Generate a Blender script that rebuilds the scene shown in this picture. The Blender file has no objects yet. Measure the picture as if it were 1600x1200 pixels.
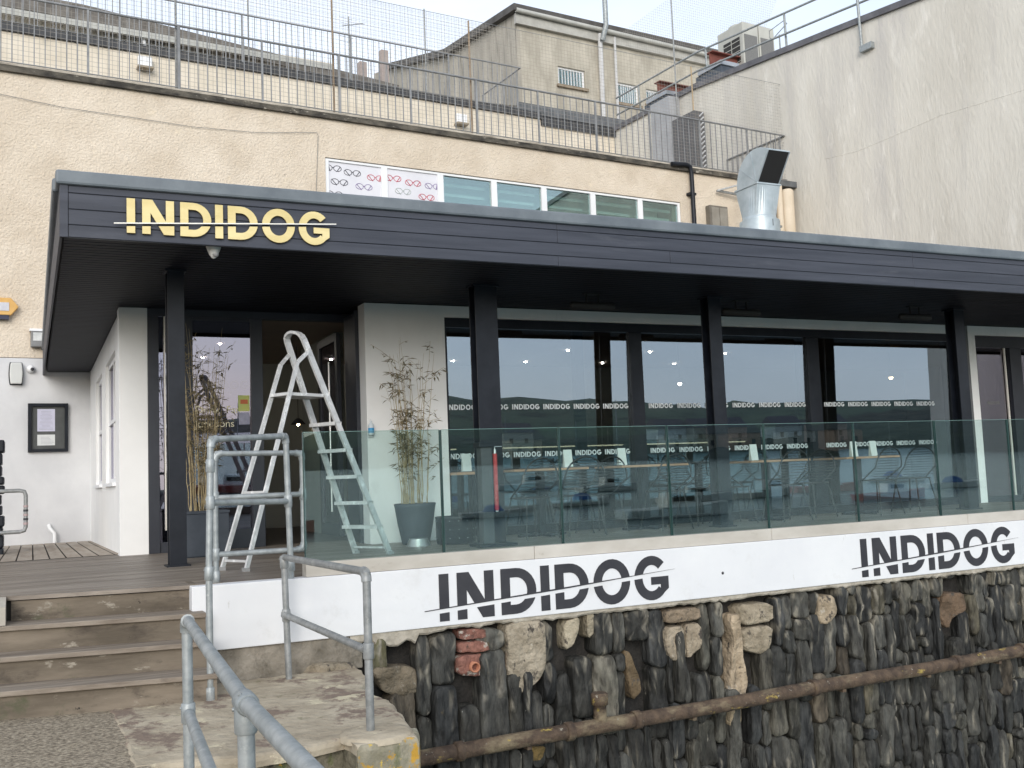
import bpy, math, random
from mathutils import Vector, Matrix, noise
random.seed(7)
R_=math.radians
SC=bpy.context.scene
# ---------------------------------------------------------------- camera
F=1582.0; PI_,RO,YA=R_(5.18),R_(-2.31),R_(25.47); EYE=Vector((0,0,0.70))
fw=Vector((math.sin(YA)*math.cos(PI_),math.cos(YA)*math.cos(PI_),math.sin(PI_)))
rt=Vector((math.cos(YA),-math.sin(YA),0)); up=rt.cross(fw)
cr=math.cos(RO)*rt+math.sin(RO)*up; cu=-math.sin(RO)*rt+math.cos(RO)*up
cam=bpy.data.objects.new('camera',bpy.data.cameras.new('camera')); SC.collection.objects.link(cam)
m=Matrix((cr,cu,-fw)).transposed().to_4x4(); m.translation=EYE; cam.matrix_world=m
cam.data.sensor_width=36; cam.data.lens=F/1600*36; cam.data.clip_start=.05; cam.data.clip_end=6000
SC.camera=cam
# ---------------------------------------------------------------- sky, sun, exposure
W=bpy.data.worlds.new('World'); SC.world=W; W.use_nodes=True
nt=W.node_tree; nt.nodes.clear(); N=nt.nodes.new; L=nt.links.new
sky=N('ShaderNodeTexSky'); sky.sky_type='NISHITA'; sky.sun_disc=False
SUN_EL,SUN_AZ=R_(21),R_(200)
sky.sun_elevation=SUN_EL; sky.sun_rotation=SUN_AZ
b1=N('ShaderNodeBackground'); b1.inputs[1].default_value=0.06; L(sky.outputs[0],b1.inputs[0])
tc=N('ShaderNodeTexCoord'); mp=N('ShaderNodeMapping'); mp.inputs['Scale'].default_value=(1,1,2.6)
nz=N('ShaderNodeTexNoise'); nz.inputs['Scale'].default_value=2.2; nz.inputs['Detail'].default_value=5; nz.inputs['Roughness'].default_value=.55
rp=N('ShaderNodeValToRGB'); rp.color_ramp.elements[0].position=.3; rp.color_ramp.elements[0].color=(.62,.67,.75,1)
rp.color_ramp.elements[1].position=.66; rp.color_ramp.elements[1].color=(.86,.88,.92,1)
b2=N('ShaderNodeBackground'); b2.inputs[1].default_value=1.0
sz=N('ShaderNodeSeparateXYZ'); hz=N('ShaderNodeMapRange'); hz.inputs[1].default_value=.0; hz.inputs[2].default_value=.55; hz.inputs[3].default_value=1.42; hz.inputs[4].default_value=.74; L(hz.outputs[0],b2.inputs[1])
L(tc.outputs['Generated'],mp.inputs[0]); L(tc.outputs['Generated'],sz.inputs[0]); L(sz.outputs[2],hz.inputs[0]); L(mp.outputs[0],nz.inputs['Vector']); L(nz.outputs['Fac'],rp.inputs[0]); L(rp.outputs[0],b2.inputs[0])
ad=N('ShaderNodeAddShader'); L(b1.outputs[0],ad.inputs[0]); L(b2.outputs[0],ad.inputs[1])
wo=N('ShaderNodeOutputWorld'); L(ad.outputs[0],wo.inputs[0])
sl=bpy.data.lights.new('sun','SUN'); sl.energy=1.5; sl.angle=R_(30); sl.color=(1,.97,.93)
so=bpy.data.objects.new('sun',sl); SC.collection.objects.link(so)
# direction to the sun: behind the camera and to its left
sd=Vector((-.45*math.cos(SUN_EL),-.89*math.cos(SUN_EL),math.sin(SUN_EL))).normalized()
sky.sun_rotation=math.atan2(sd.x,sd.y)
so.rotation_euler=sd.to_track_quat('Z','Y').to_euler()
SC.view_settings.view_transform='Standard'; SC.view_settings.look='None'; SC.view_settings.exposure=0.35; SC.view_settings.gamma=1
SC.cycles.max_bounces=8; SC.cycles.transparent_max_bounces=24; SC.cycles.use_denoising=True
SC.cycles.caustics_reflective=False; SC.cycles.caustics_refractive=False
# ---------------------------------------------------------------- plan geometry (real distances measured off the site)
def ray(x,y): return (x-800)/F*cr-(y-600)/F*cu+fw
def _pl(x,y,a,v):
    d=ray(x,y); return EYE+d*((v-EYE[a])/d[a])
def X_(x,y,v): return _pl(x,y,0,v)
def Y_(x,y,v): return _pl(x,y,1,v)
def Z_(x,y,v=0): return _pl(x,y,2,v)
TH=R_(4.63); DD=Vector((math.cos(TH),math.sin(TH),0)); NN=Vector((-math.sin(TH),math.cos(TH),0)); P0=Vector((0,18.7,0))
def B(s,t,z): return P0+DD*s+NN*t+Vector((0,0,z))
def T_(x,y,t=0):
    d=ray(x,y); p=EYE+d*(((P0-EYE).dot(NN)+t)/d.dot(NN)); return ((p-P0).dot(DD),p.z)
def S_(x,y,s):
    d=ray(x,y); p=EYE+d*(((P0-EYE).dot(DD)+s)/d.dot(DD)); return ((p-P0).dot(NN),p.z)
ID=(Vector((0,0,0)),Vector((1,0,0)),Vector((0,1,0)))
BK=(P0,DD,NN)                       # frame of the building behind
# ---------------------------------------------------------------- materials
MATS={}
def mat(name,c1,c2=None,rough=.8,scale=4,metal=0,bump=0,bscale=60,stretch=(1,1,1),stain=None,stain_scale=2,stain_pos=.6,col=False,spec=None,detail=6,bdist=.01,wave=None):
    if name in MATS: return MATS[name]
    m=bpy.data.materials.new(name); m.use_nodes=True; t=m.node_tree; n=t.nodes; l=t.links.new
    p=n['Principled BSDF']; p.inputs['Roughness'].default_value=rough; p.inputs['Metallic'].default_value=metal
    if spec is not None: p.inputs['Specular IOR Level'].default_value=spec
    tc=n.new('ShaderNodeTexCoord'); mp=n.new('ShaderNodeMapping'); mp.inputs['Scale'].default_value=stretch; l(tc.outputs['Object'],mp.inputs[0])
    base=None
    if c2:
        z=n.new('ShaderNodeTexNoise'); z.inputs['Scale'].default_value=scale; z.inputs['Detail'].default_value=detail; z.inputs['Roughness'].default_value=.62
        l(mp.outputs[0],z.inputs['Vector'])
        r=n.new('ShaderNodeValToRGB'); r.color_ramp.elements[0].position=.36; r.color_ramp.elements[1].position=.66
        r.color_ramp.elements[0].color=(*c1,1); r.color_ramp.elements[1].color=(*c2,1); l(z.outputs['Fac'],r.inputs[0]); base=r.outputs[0]
    if col:
        a=n.new('ShaderNodeAttribute'); a.attribute_name='Col'
        if base:
            mx=n.new('ShaderNodeMix'); mx.data_type='RGBA'; mx.blend_type='MULTIPLY'; mx.inputs[0].default_value=1
            l(a.outputs['Color'],mx.inputs[6]); l(base,mx.inputs[7]); base=mx.outputs[2]
        else: base=a.outputs['Color']
    for i,(sc,sscale,spos,sw,sstr) in enumerate(stain or []):
        z=n.new('ShaderNodeTexNoise'); z.inputs['Scale'].default_value=sscale; z.inputs['Detail'].default_value=8; z.inputs['Roughness'].default_value=.7
        mp2=n.new('ShaderNodeMapping'); mp2.inputs['Scale'].default_value=sstr; mp2.inputs['Location'].default_value=(3.7*i,1.3,2.1*i)
        l(tc.outputs['Object'],mp2.inputs[0]); l(mp2.outputs[0],z.inputs['Vector'])
        r=n.new('ShaderNodeMapRange'); r.inputs[1].default_value=spos; r.inputs[2].default_value=spos+sw; l(z.outputs['Fac'],r.inputs[0])
        mx=n.new('ShaderNodeMix'); mx.data_type='RGBA'; l(r.outputs[0],mx.inputs[0])
        if base: l(base,mx.inputs[6])
        else: mx.inputs[6].default_value=(*c1,1)
        mx.inputs[7].default_value=(*sc,1); base=mx.outputs[2]
    if base: l(base,p.inputs['Base Color'])
    else: p.inputs['Base Color'].default_value=(*c1,1)
    if bump:
        z=n.new('ShaderNodeTexNoise'); z.inputs['Scale'].default_value=bscale; z.inputs['Detail'].default_value=4
        l(mp.outputs[0],z.inputs['Vector']); b=n.new('ShaderNodeBump'); b.inputs['Strength'].default_value=bump; b.inputs['Distance'].default_value=bdist
        l(z.outputs['Fac'],b.inputs['Height']); l(b.outputs[0],p.inputs['Normal'])
    MATS[name]=m; return m
def emit(name,c,s):
    if name in MATS: return MATS[name]
    m=bpy.data.materials.new(name); m.use_nodes=True; p=m.node_tree.nodes['Principled BSDF']
    p.inputs['Base Color'].default_value=(*c,1); p.inputs['Emission Color'].default_value=(*c,1); p.inputs['Emission Strength'].default_value=s
    MATS[name]=m; return m
def glass(name,tint,base,grz=.75,rcol=(1,1,1),wob=0):
    m=bpy.data.materials.new(name); m.use_nodes=True; t=m.node_tree; n=t.nodes; l=t.links.new; n.clear()
    o=n.new('ShaderNodeOutputMaterial'); mx=n.new('ShaderNodeMixShader'); tr=n.new('ShaderNodeBsdfTransparent'); tr.inputs[0].default_value=(*tint,1)
    g=n.new('ShaderNodeBsdfGlossy'); g.inputs['Roughness'].default_value=0.0; g.inputs[0].default_value=(*rcol,1)
    lw=n.new('ShaderNodeLayerWeight'); lw.inputs[0].default_value=.5
    pw=n.new('ShaderNodeMath'); pw.operation='POWER'; pw.inputs[1].default_value=4; l(lw.outputs['Facing'],pw.inputs[0])
    ma=n.new('ShaderNodeMath'); ma.operation='MULTIPLY_ADD'; ma.inputs[1].default_value=grz; ma.inputs[2].default_value=base; l(pw.outputs[0],ma.inputs[0])
    l(ma.outputs[0],mx.inputs[0]); l(tr.outputs[0],mx.inputs[1]); l(g.outputs[0],mx.inputs[2]); l(mx.outputs[0],o.inputs[0])
    if wob:
        tc=n.new('ShaderNodeTexCoord'); z=n.new('ShaderNodeTexNoise'); z.inputs['Scale'].default_value=.9; z.inputs['Detail'].default_value=1
        b=n.new('ShaderNodeBump'); b.inputs['Strength'].default_value=wob; b.inputs['Distance'].default_value=.01; l(tc.outputs['Object'],z.inputs['Vector']); l(z.outputs[0],b.inputs['Height']); l(b.outputs[0],g.inputs['Normal'])
    MATS[name]=m; return m
def netmat(name,cell,wire,colr):
    m=bpy.data.materials.new(name); m.use_nodes=True; t=m.node_tree; n=t.nodes; l=t.links.new; n.clear()
    o=n.new('ShaderNodeOutputMaterial'); mx=n.new('ShaderNodeMixShader'); tr=n.new('ShaderNodeBsdfTransparent'); d=n.new('ShaderNodeBsdfDiffuse'); d.inputs[0].default_value=(*colr,1)
    uv=n.new('ShaderNodeUVMap'); sp=n.new('ShaderNodeSeparateXYZ'); l(uv.outputs[0],sp.inputs[0])
    outs=[]
    for k in range(2):
        a=n.new('ShaderNodeMath'); a.operation='PINGPONG'; a.inputs[1].default_value=cell/2; l(sp.outputs[k],a.inputs[0])
        c=n.new('ShaderNodeMath'); c.operation='LESS_THAN'; c.inputs[1].default_value=wire/2; l(a.outputs[0],c.inputs[0]); outs.append(c)
    x=n.new('ShaderNodeMath'); x.operation='MAXIMUM'; l(outs[0].outputs[0],x.inputs[0]); l(outs[1].outputs[0],x.inputs[1])
    l(x.outputs[0],mx.inputs[0]); l(tr.outputs[0],mx.inputs[1]); l(d.outputs[0],mx.inputs[2]); l(mx.outputs[0],o.inputs[0])
    MATS[name]=m; return m
U=(1,1,1)
cream=mat('cream_roughcast',(.61,.52,.41),(.72,.63,.515),.95,1.3,bump=.9,bscale=26,bdist=.03,stain=[((.42,.33,.24),1.1,.58,.25,U),((.72,.62,.48),3.5,.6,.1,U),((.20,.17,.13),9,.69,.05,(1,1,.25))])
cream2=mat('cream_painted_render',(.63,.56,.45),(.73,.66,.55),.95,1.5,bump=.5,bscale=30,bdist=.02,stain=[((.38,.34,.27),2,.62,.2,(1,1,.4)),((.16,.14,.11),14,.70,.04,U)])
greyrender=mat('weathered_grey_render',(.56,.53,.47),(.69,.66,.595),.95,.7,bump=.5,bscale=14,bdist=.03,stretch=(1,1,.35),stain=[((.50,.48,.46),.9,.5,.25,(1,1,.12)),((.73,.70,.64),2.2,.56,.12,(1,1,.3)),((.30,.28,.23),3.6,.66,.1,(1,1,.12)),((.18,.16,.12),12,.73,.03,U)])
streak=mat('streaked_render',(.30,.28,.24),(.48,.44,.37),.95,1.2,bump=.4,bscale=20,bdist=.03,stretch=(1,1,.2),stain=[((.12,.11,.09),5,.56,.15,(1,1,.07))])
white=mat('white_masonry_paint',(.80,.80,.79),(.87,.87,.86),.75,1.2,bump=.25,bscale=12,bdist=.01,stain=[((.53,.52,.49),1.6,.62,.25,(1,1,.4))])
whiteq=mat('fresh_white_paint',(.66,.67,.69),(.71,.72,.73),.7,1.4,bump=.35,bscale=9,bdist=.012,stain=[((.58,.58,.575),2.1,.56,.2,U),((.46,.45,.41),8,.655,.06,(1,1,.25)),((.30,.28,.24),30,.72,.03,U)])
ctile=mat('pale_stone_kerb',(.42,.39,.34),(.56,.53,.48),.6,2.2,stretch=(.5,1,1),stain=[((.32,.28,.23),4,.64,.1,(.6,1,1))],bump=.1,bscale=40)
anth=mat('anthracite_metal',(.018,.021,.030),(.028,.032,.043),.42,3,spec=.5)
postm=mat('black_painted_steel',(.005,.007,.012),(.012,.015,.022),.4,5,spec=.3)
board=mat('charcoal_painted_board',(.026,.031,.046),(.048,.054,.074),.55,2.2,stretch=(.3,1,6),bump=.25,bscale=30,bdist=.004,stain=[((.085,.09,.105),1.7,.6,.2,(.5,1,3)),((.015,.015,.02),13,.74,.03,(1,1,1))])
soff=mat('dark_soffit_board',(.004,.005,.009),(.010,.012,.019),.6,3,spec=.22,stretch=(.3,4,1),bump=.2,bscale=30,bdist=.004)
coping=mat('grey_metal_coping',(.10,.12,.14),(.16,.185,.205),.5,2.5,stain=[((.27,.29,.30),5,.66,.15,(1,1,.3))],bump=.1,bscale=8)
deckm=mat('weathered_deck_timber',(.13,.105,.082),(.28,.24,.20),.46,1.6,stretch=(.35,3,3),bump=.35,bscale=24,bdist=.006,stain=[((.10,.08,.065),1.4,.56,.2,(.6,2,1)),((.42,.39,.35),2,.62,.15,(.5,2,1))])
deck2=mat('pale_deck_timber',(.30,.25,.20),(.42,.37,.31),.8,2.5,stretch=(3,.3,1),bump=.2,bscale=30)
stepm=mat('stained_step_timber',(.085,.068,.048),(.20,.165,.125),.8,2.2,stretch=(.4,1,2.2),bump=.3,bscale=26,bdist=.006,stain=[((.055,.043,.032),4,.52,.16,(.7,1,1.4)),((.30,.27,.22),7,.60,.07,(.6,1,1.5)),((.02,.016,.012),16,.67,.03,U),((.07,.075,.04),2,.6,.1,U)])
nosem=mat('worn_step_tread',(.15,.12,.092),(.27,.23,.185),.75,3,stretch=(.3,4,4),bump=.5,bscale=40,bdist=.006,stain=[((.09,.07,.055),3,.6,.15,(.4,3,1))])
asph=mat('pebbled_asphalt',(.12,.095,.065),(.42,.36,.27),.85,38,bump=1,bscale=50,bdist=.02,stain=[((.42,.36,.25),1.8,.58,.2,U),((.12,.10,.085),3,.62,.12,U),((.5,.48,.43),45,.66,.05,U)])
slab=mat('worn_landing_concrete',(.30,.25,.18),(.47,.41,.31),.9,2.6,bump=.7,bscale=14,bdist=.03,stain=[((.20,.15,.115),2.1,.52,.05,(1,.7,1)),((.54,.48,.34),5,.58,.05,U),((.13,.13,.06),3.4,.62,.06,U),((.06,.055,.04),11,.66,.03,U)])
slabside=mat('mossy_concrete_edge',(.08,.078,.055),(.24,.21,.15),.95,5,bump=1,bscale=12,bdist=.05,stain=[((.10,.12,.03),4,.56,.1,U),((.025,.024,.018),7,.6,.1,U),((.55,.33,.04),6,.64,.02,U)])
basec=mat('damp_concrete_plinth',(.13,.115,.09),(.30,.27,.225),.95,4,bump=.9,bscale=16,bdist=.03,stain=[((.07,.062,.045),3,.56,.14,(1,1,.6)),((.11,.13,.05),5,.66,.08,U)])
lichen=mat('lichened_block',(.22,.20,.14),(.38,.35,.27),.95,5,bump=.8,bscale=16,bdist=.03,stain=[((.12,.13,.06),4,.54,.12,(1,1,.6)),((.46,.27,.04),7,.54,.04,U),((.52,.37,.08),22,.59,.03,U)])
mortar=mat('ragged_mortar',(.28,.25,.20),(.48,.44,.37),.95,7,bump=.8,bscale=22,bdist=.02,stain=[((.18,.15,.11),5,.6,.1,U)])
stone=mat('harbour_slate',(.28,.28,.28),(1.15,1.15,1.12),.7,13,bump=1.0,bscale=22,bdist=.035,spec=.3,stretch=(1,1,.30),col=True,stain=[((.26,.24,.20),9,.665,.02,(1.5,1,.35)),((.45,.44,.40),34,.70,.02,(1,1,.5)),((.010,.010,.010),6,.60,.08,(1.4,1,.3)),((.10,.075,.04),4,.66,.05,(1,1,.5))])
patchm=mat('rough_cast_patch',(.22,.195,.155),(.42,.38,.32),.95,6,bump=1,bscale=22,bdist=.04,col=True,stain=[((.07,.06,.05),9,.58,.05,(1,1,.6)),((.50,.46,.39),5,.62,.08,U),((.18,.09,.05),4,.66,.05,(1.5,1,.4))])
galv=mat('galvanised_tube',(.24,.265,.27),(.38,.405,.41),.48,14,metal=.35,bump=.1,bscale=60,stain=[((.50,.52,.52),9,.6,.12,U),((.20,.21,.20),6,.64,.08,U),((.17,.10,.06),11,.70,.03,U)])
galvd=mat('dull_galvanised_tube',(.20,.21,.21),(.33,.34,.34),.5,14,metal=.3,stain=[((.42,.43,.42),9,.62,.12,U),((.30,.24,.17),5,.7,.06,U)])
ductm=mat('ventilation_sheet_metal',(.36,.42,.45),(.50,.56,.59),.4,3,metal=.35,stain=[((.62,.66,.68),6,.63,.12,(1,1,.3))])
railm=mat('grey_railing_steel',(.19,.195,.20),(.29,.295,.30),.5,4,metal=.2)
alu=mat('spattered_aluminium',(.50,.50,.50),(.66,.66,.65),.45,9,metal=.3,stain=[((.80,.80,.79),14,.54,.06,(1,1,.5)),((.20,.19,.18),18,.64,.05,U)])
rust=mat('rusty_cast_iron',(.045,.030,.021),(.125,.085,.055),.85,9,bump=.9,bscale=40,bdist=.01,stain=[((.20,.16,.10),4,.52,.12,(.5,1,1)),((.36,.27,.07),7,.60,.05,(.5,1,1)),((.30,.28,.23),20,.64,.03,U),((.55,.53,.48),26,.72,.02,U)])
gold=mat('brushed_gold_sign',(.62,.50,.22),(.74,.62,.32),.38,2,metal=.25,stretch=(1,1,3))
goldside=mat('dark_gold_edge',(.20,.13,.05),None,.5,metal=.3)
silver=mat('pale_metal_rod',(.78,.75,.68),None,.35,metal=.3)
blackp=mat('black_sign_paint',(.022,.022,.028),(.034,.034,.04),.55,6)
decal=mat('frosted_lettering',(.70,.75,.77),None,.8)
upvc=mat('white_window_plastic',(.76,.77,.78),(.82,.83,.84),.45,2)
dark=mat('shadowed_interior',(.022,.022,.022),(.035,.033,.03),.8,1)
intw=mat('interior_wall_paint',(.30,.31,.27),(.38,.38,.34),.8,1)
intb=mat('interior_brown_ceiling',(.40,.33,.27),(.46,.38,.31),.8,2)
tabm=mat('oiled_table_wood',(.36,.21,.12),(.48,.30,.18),.5,6,stretch=(1,6,1))
wirem=mat('black_cord_and_wire',(.02,.021,.023),None,.5)
rubber=mat('black_rubber',(.015,.015,.015),None,.7)
potm=mat('charcoal_planter',(.035,.044,.058),(.05,.06,.076),.6,7,bump=.1)
cane=mat('bamboo_cane',(.28,.21,.11),(.46,.37,.20),.5,5,stretch=(1,1,3))
leafm=mat('bamboo_leaf',(.095,.085,.04),(.24,.19,.105),.6,9)
steel=mat('stainless_bowl',(.72,.73,.74),None,.32,metal=.8)
lead=mat('lead_flashing',(.08,.085,.09),(.15,.16,.17),.6,3)
redox=mat('red_oxide_steel',(.13,.035,.025),(.20,.065,.045),.7,3,stain=[((.06,.03,.025),4,.6,.15,U)])
cowlm=mat('slate_blue_cowl',(.05,.065,.085),(.085,.10,.125),.6,4)
acm=mat('air_unit_casing',(.40,.40,.36),(.47,.47,.43),.55,2)
ropem=mat('red_barrier_rope',(.42,.045,.05),(.55,.09,.09),.7,20)
creamp=mat('cream_painted_pipe',(.58,.49,.37),(.66,.57,.45),.7,2)
g_win=glass('window_glass',(.52,.54,.55),.185,.5,(.72,.85,1.0),wob=.05)
g_door=glass('door_glass',(.34,.34,.36),.20,.5,(.84,.82,1.0),wob=.05)
g_bal=glass('tinted_balustrade_glass',(.83,.92,.91),.06,.5,(.88,1,.98),wob=.03)
g_up=glass('upper_window_glass',(.74,.86,.85),.20,.5,(.85,1,1),wob=.04)
# ---------------------------------------------------------------- mesh builder
class MB:
    def __init__(s,fr=ID): s.v=[];s.f=[];s.sm=[];s.c=[];s.cur=(1,1,1);s.o,s.a,s.b=fr
    def pt(s,p): return s.o+s.a*p[0]+s.b*p[1]+Vector((0,0,p[2]))
    def add(s,vs,fs,sm=False,local=True):
        k=len(s.v)
        for p in vs: s.v.append(s.pt(p) if local else Vector(p)); s.c.append(s.cur)
        for f in fs: s.f.append([i+k for i in f]); s.sm.append(sm)
        return s
    def box(s,x0,x1,y0,y1,z0,z1):
        vs=[(x,y,z) for x in(x0,x1) for y in(y0,y1) for z in(z0,z1)]
        return s.add(vs,[(0,1,3,2),(4,6,7,5),(0,4,5,1),(2,3,7,6),(0,2,6,4),(1,5,7,3)])
    def beam(s,a,b,w,h,upv=(0,0,1)):
        a,b=Vector(a),Vector(b); d=(b-a).normalized(); u=Vector(upv); r=d.cross(u)
        if r.length<1e-4: r=d.cross(Vector((0,1,0)))
        r.normalize(); u=r.cross(d); vs=[]
        for p in(a,b):
            for i,j in((-1,-1),(1,-1),(1,1),(-1,1)): vs.append(p+r*(i*w/2)+u*(j*h/2))
        return s.add(vs,[(0,3,2,1),(4,5,6,7),(0,1,5,4),(1,2,6,5),(2,3,7,6),(3,0,4,7)])
    def tube(s,pts,r,seg=10,cap=True,radii=None):
        pts=[Vector(p) for p in pts]; n=len(pts); vs=[];prev=None
        for i,p in enumerate(pts):
            d=(pts[min(i+1,n-1)]-pts[max(i-1,0)]).normalized()
            if prev is None:
                q=Vector((0,0,1)) if abs(d.z)<.9 else Vector((1,0,0)); e=d.cross(q).normalized()
            else: e=(prev-d*prev.dot(d)).normalized()
            prev=e; g=d.cross(e); rr=radii[i] if radii else r
            for k in range(seg):
                t=2*math.pi*k/seg; vs.append(p+e*(rr*math.cos(t))+g*(rr*math.sin(t)))
        fs=[]
        for i in range(n-1):
            for k in range(seg):
                a=i*seg+k;b=i*seg+(k+1)%seg; fs.append((a,b,b+seg,a+seg))
        s.add(vs,fs,True)
        if cap: s.add(vs[:seg],[tuple(range(seg))[::-1]]); s.add(vs[-seg:],[tuple(range(seg))])
        return s
    def cyl(s,a,b,r0,r1=None,seg=14): return s.tube([a,b],r0,seg,True,[r0,r0 if r1 is None else r1])
    def prism(s,pts,off,sm=False):
        n=len(pts); o=Vector(off); vs=[Vector(p) for p in pts]+[Vector(p)+o for p in pts]
        return s.add(vs,[tuple(range(n))[::-1],tuple(range(n,2*n))]+[(i,(i+1)%n,(i+1)%n+n,i+n) for i in range(n)],sm)
    def lathe(s,c,prof,seg=24,axis=None):
        c=Vector(c); vs=[]
        for r,z in prof:
            for k in range(seg):
                t=2*math.pi*k/seg
                if axis=='y': vs.append(c+Vector((r*math.cos(t),z,r*math.sin(t))))
                else: vs.append(c+Vector((r*math.cos(t),r*math.sin(t),z)))
        fs=[]
        for i in range(len(prof)-1):
            for k in range(seg):
                a=i*seg+k;b=i*seg+(k+1)%seg; fs.append((a,b,b+seg,a+seg))
        return s.add(vs,fs,True)
    def quad(s,a,b,c,d): return s.add([a,b,c,d],[(0,1,2,3)])
    def build(s,name,mt,parent=None,uv=None,bevel=0):
        org=Vector((0,0,0)); q=parent
        while q is not None: org+=q.location; q=q.parent
        me=bpy.data.meshes.new(name); me.from_pydata([tuple(p-org) for p in s.v],[],s.f)
        me.polygons.foreach_set('use_smooth',s.sm)
        if any(c!=(1,1,1) for c in s.c) or mt in(stone,patchm):
            at=me.color_attributes.new('Col','FLOAT_COLOR','POINT'); at.data.foreach_set('color',[k for c in s.c for k in(*c,1)])
        if uv is not None:
            ul=me.uv_layers.new(name='UVMap')
            for lp in me.loops: ul.data[lp.index].uv=uv[lp.vertex_index]
        me.materials.append(mt); me.update()
        o=bpy.data.objects.new(name,me); SC.collection.objects.link(o)
        if parent is not None: o.parent=parent
        if bevel:
            bv=o.modifiers.new('b','BEVEL'); bv.width=bevel; bv.segments=2; bv.limit_method='ANGLE'; bv.harden_normals=False
        return o
def tag(o,label=None,cat=None,group=None,kind=None):
    for k,v in(('label',label),('category',cat),('group',group),('kind',kind)):
        if v: o[k]=v
    return o
def thing(name,label,cat,loc=(0,0,0),group=None):
    o=bpy.data.objects.new(name,None); o.location=loc; o.empty_display_size=.2; SC.collection.objects.link(o); return tag(o,label,cat,group)
def struct(o): o['kind']='structure'; return o
def copy_tree(o,parent=None):
    c=o.copy(); SC.collection.objects.link(c)
    if parent is not None: c.parent=parent
    for ch in list(o.children): copy_tree(ch,c)
    return c
# lettering ----------------------------------------------------------------
def clip(poly,f):
    out=[]
    for i,p in enumerate(poly):
        q=poly[(i+1)%len(poly)]; a,b=f(p),f(q)
        if a>=0: out.append(p)
        if (a>=0)!=(b>=0): t=a/(a-b); out.append((p[0]+(q[0]-p[0])*t,p[1]+(q[1]-p[1])*t))
    return out
def arc(cx,cy,rx,ry,sx,sy,a0,a1,n):
    ps=[]
    for i in range(n):
        t0=a0+(a1-a0)*i/n; t1=a0+(a1-a0)*(i+1)/n
        ps.append([(cx+rx*math.cos(t0),cy+ry*math.sin(t0)),(cx+rx*math.cos(t1),cy+ry*math.sin(t1)),(cx+sx*math.cos(t1),cy+sy*math.sin(t1)),(cx+sx*math.cos(t0),cy+sy*math.sin(t0))])
    return ps
def rect(a,b,c,d): return [(a,c),(b,c),(b,d),(a,d)]
def gI(x,w=.225): return [rect(x,x+w,0,1)]
def gN(x,W=.87,w=.225):
    dg=[(x,1),(x+w*1.25,1),(x+W,0),(x+W-w*1.25,0)]
    dg=clip(clip(dg,lambda p:p[0]-x-w),lambda p:x+W-w-p[0])
    return [rect(x,x+w,0,1),rect(x+W-w,x+W,0,1),dg]
def gD(x,W=.87,w=.225,n=14):
    h=math.pi/2; c=x+W-.5
    return [rect(x,x+w,0,1),rect(x+w,c,0,w*.9),rect(x+w,c,1-w*.9,1)]+arc(c,.5,.5,.5,.5-w,.5-w*.9,-h,h,n)
def gO(x,W=.985,w=.225,n=30): return arc(x+W/2,.5,W/2,.52,W/2-w,.52-w*.95,0,2*math.pi,n)
def gG(x,W=.96,w=.225,n=24):
    return arc(x+W/2,.5,W/2,.52,W/2-w,.52-w*.95,R_(42),R_(318),n)+[rect(x+W*.48,x+W-.01,.34,.52),[(x+.8367,.152),(x+.95,.235),(x+.95,.34),(x+.725,.34),(x+.725,.2475)]]
def word(n=1): return gI(0)+gN(.414)+gD(1.454,n=max(4,int(14*n)))+gI(2.435)+gD(2.80,n=max(4,int(14*n)))+gO(3.796,n=max(8,int(30*n)))+gG(4.90,n=max(8,int(24*n)))
def sliced(gap=.1):
    zl=lambda u:.27+.066*u; out=[]
    for p in word():
        a=clip(p,lambda q:q[1]-zl(q[0])); b=clip(p,lambda q:zl(q[0])-gap-q[1])
        out+= [k for k in(a,b) if len(k)>2]
    return out
def put(mb,polys,org,ux,uz,h,off):
    for p in polys: mb.prism([Vector(org)+Vector(ux)*(a*h)+Vector(uz)*(b*h) for a,b in p],off)
    return mb
# ================================================================ SETTING: sea, land, far shore
mb=MB(); WZ=-3.4
nx,ny=2,2
water=mat('harbour_water',(.12,.18,.19),(.18,.25,.25),.2,.06,bump=.55,bscale=1.2,bdist=.10,stretch=(1,1,1))
mb.quad((-2500,-2500,WZ),(2500,-2500,WZ),(2500,60,WZ),(-2500,60,WZ)); struct(mb.build('water',water))
mb=MB(); mb.box(-60,60,7.9,120,-4.2,-.80); struct(mb.build('ground',asph))
mb=MB(); # quay the photographer stands on
q=[(-60,-2.5),(.80,-2.5),(.80,2.0),(.80,4.2),(.74,5.2),(.55,5.55),(.50,7.9),(-60,7.9)]
mb.prism([(x,y,-.705) for x,y in q],(0,0,-3.6)); struct(mb.build('quayside',asph))
hillm=mat('hazed_green_hillside',(.075,.12,.085),(.12,.17,.11),.95,.02,stain=[((.05,.075,.06),.05,.52,.08,U),((.18,.19,.14),.02,.62,.1,U)])  # distance haze is put into the colour: paler, less saturated green
hill2=mat('far_wooded_slope',(.04,.055,.05),(.08,.095,.075),.95,.08,bump=1,bscale=.3,bdist=4,stain=[((.22,.21,.19),.35,.68,.04,U)])
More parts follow.
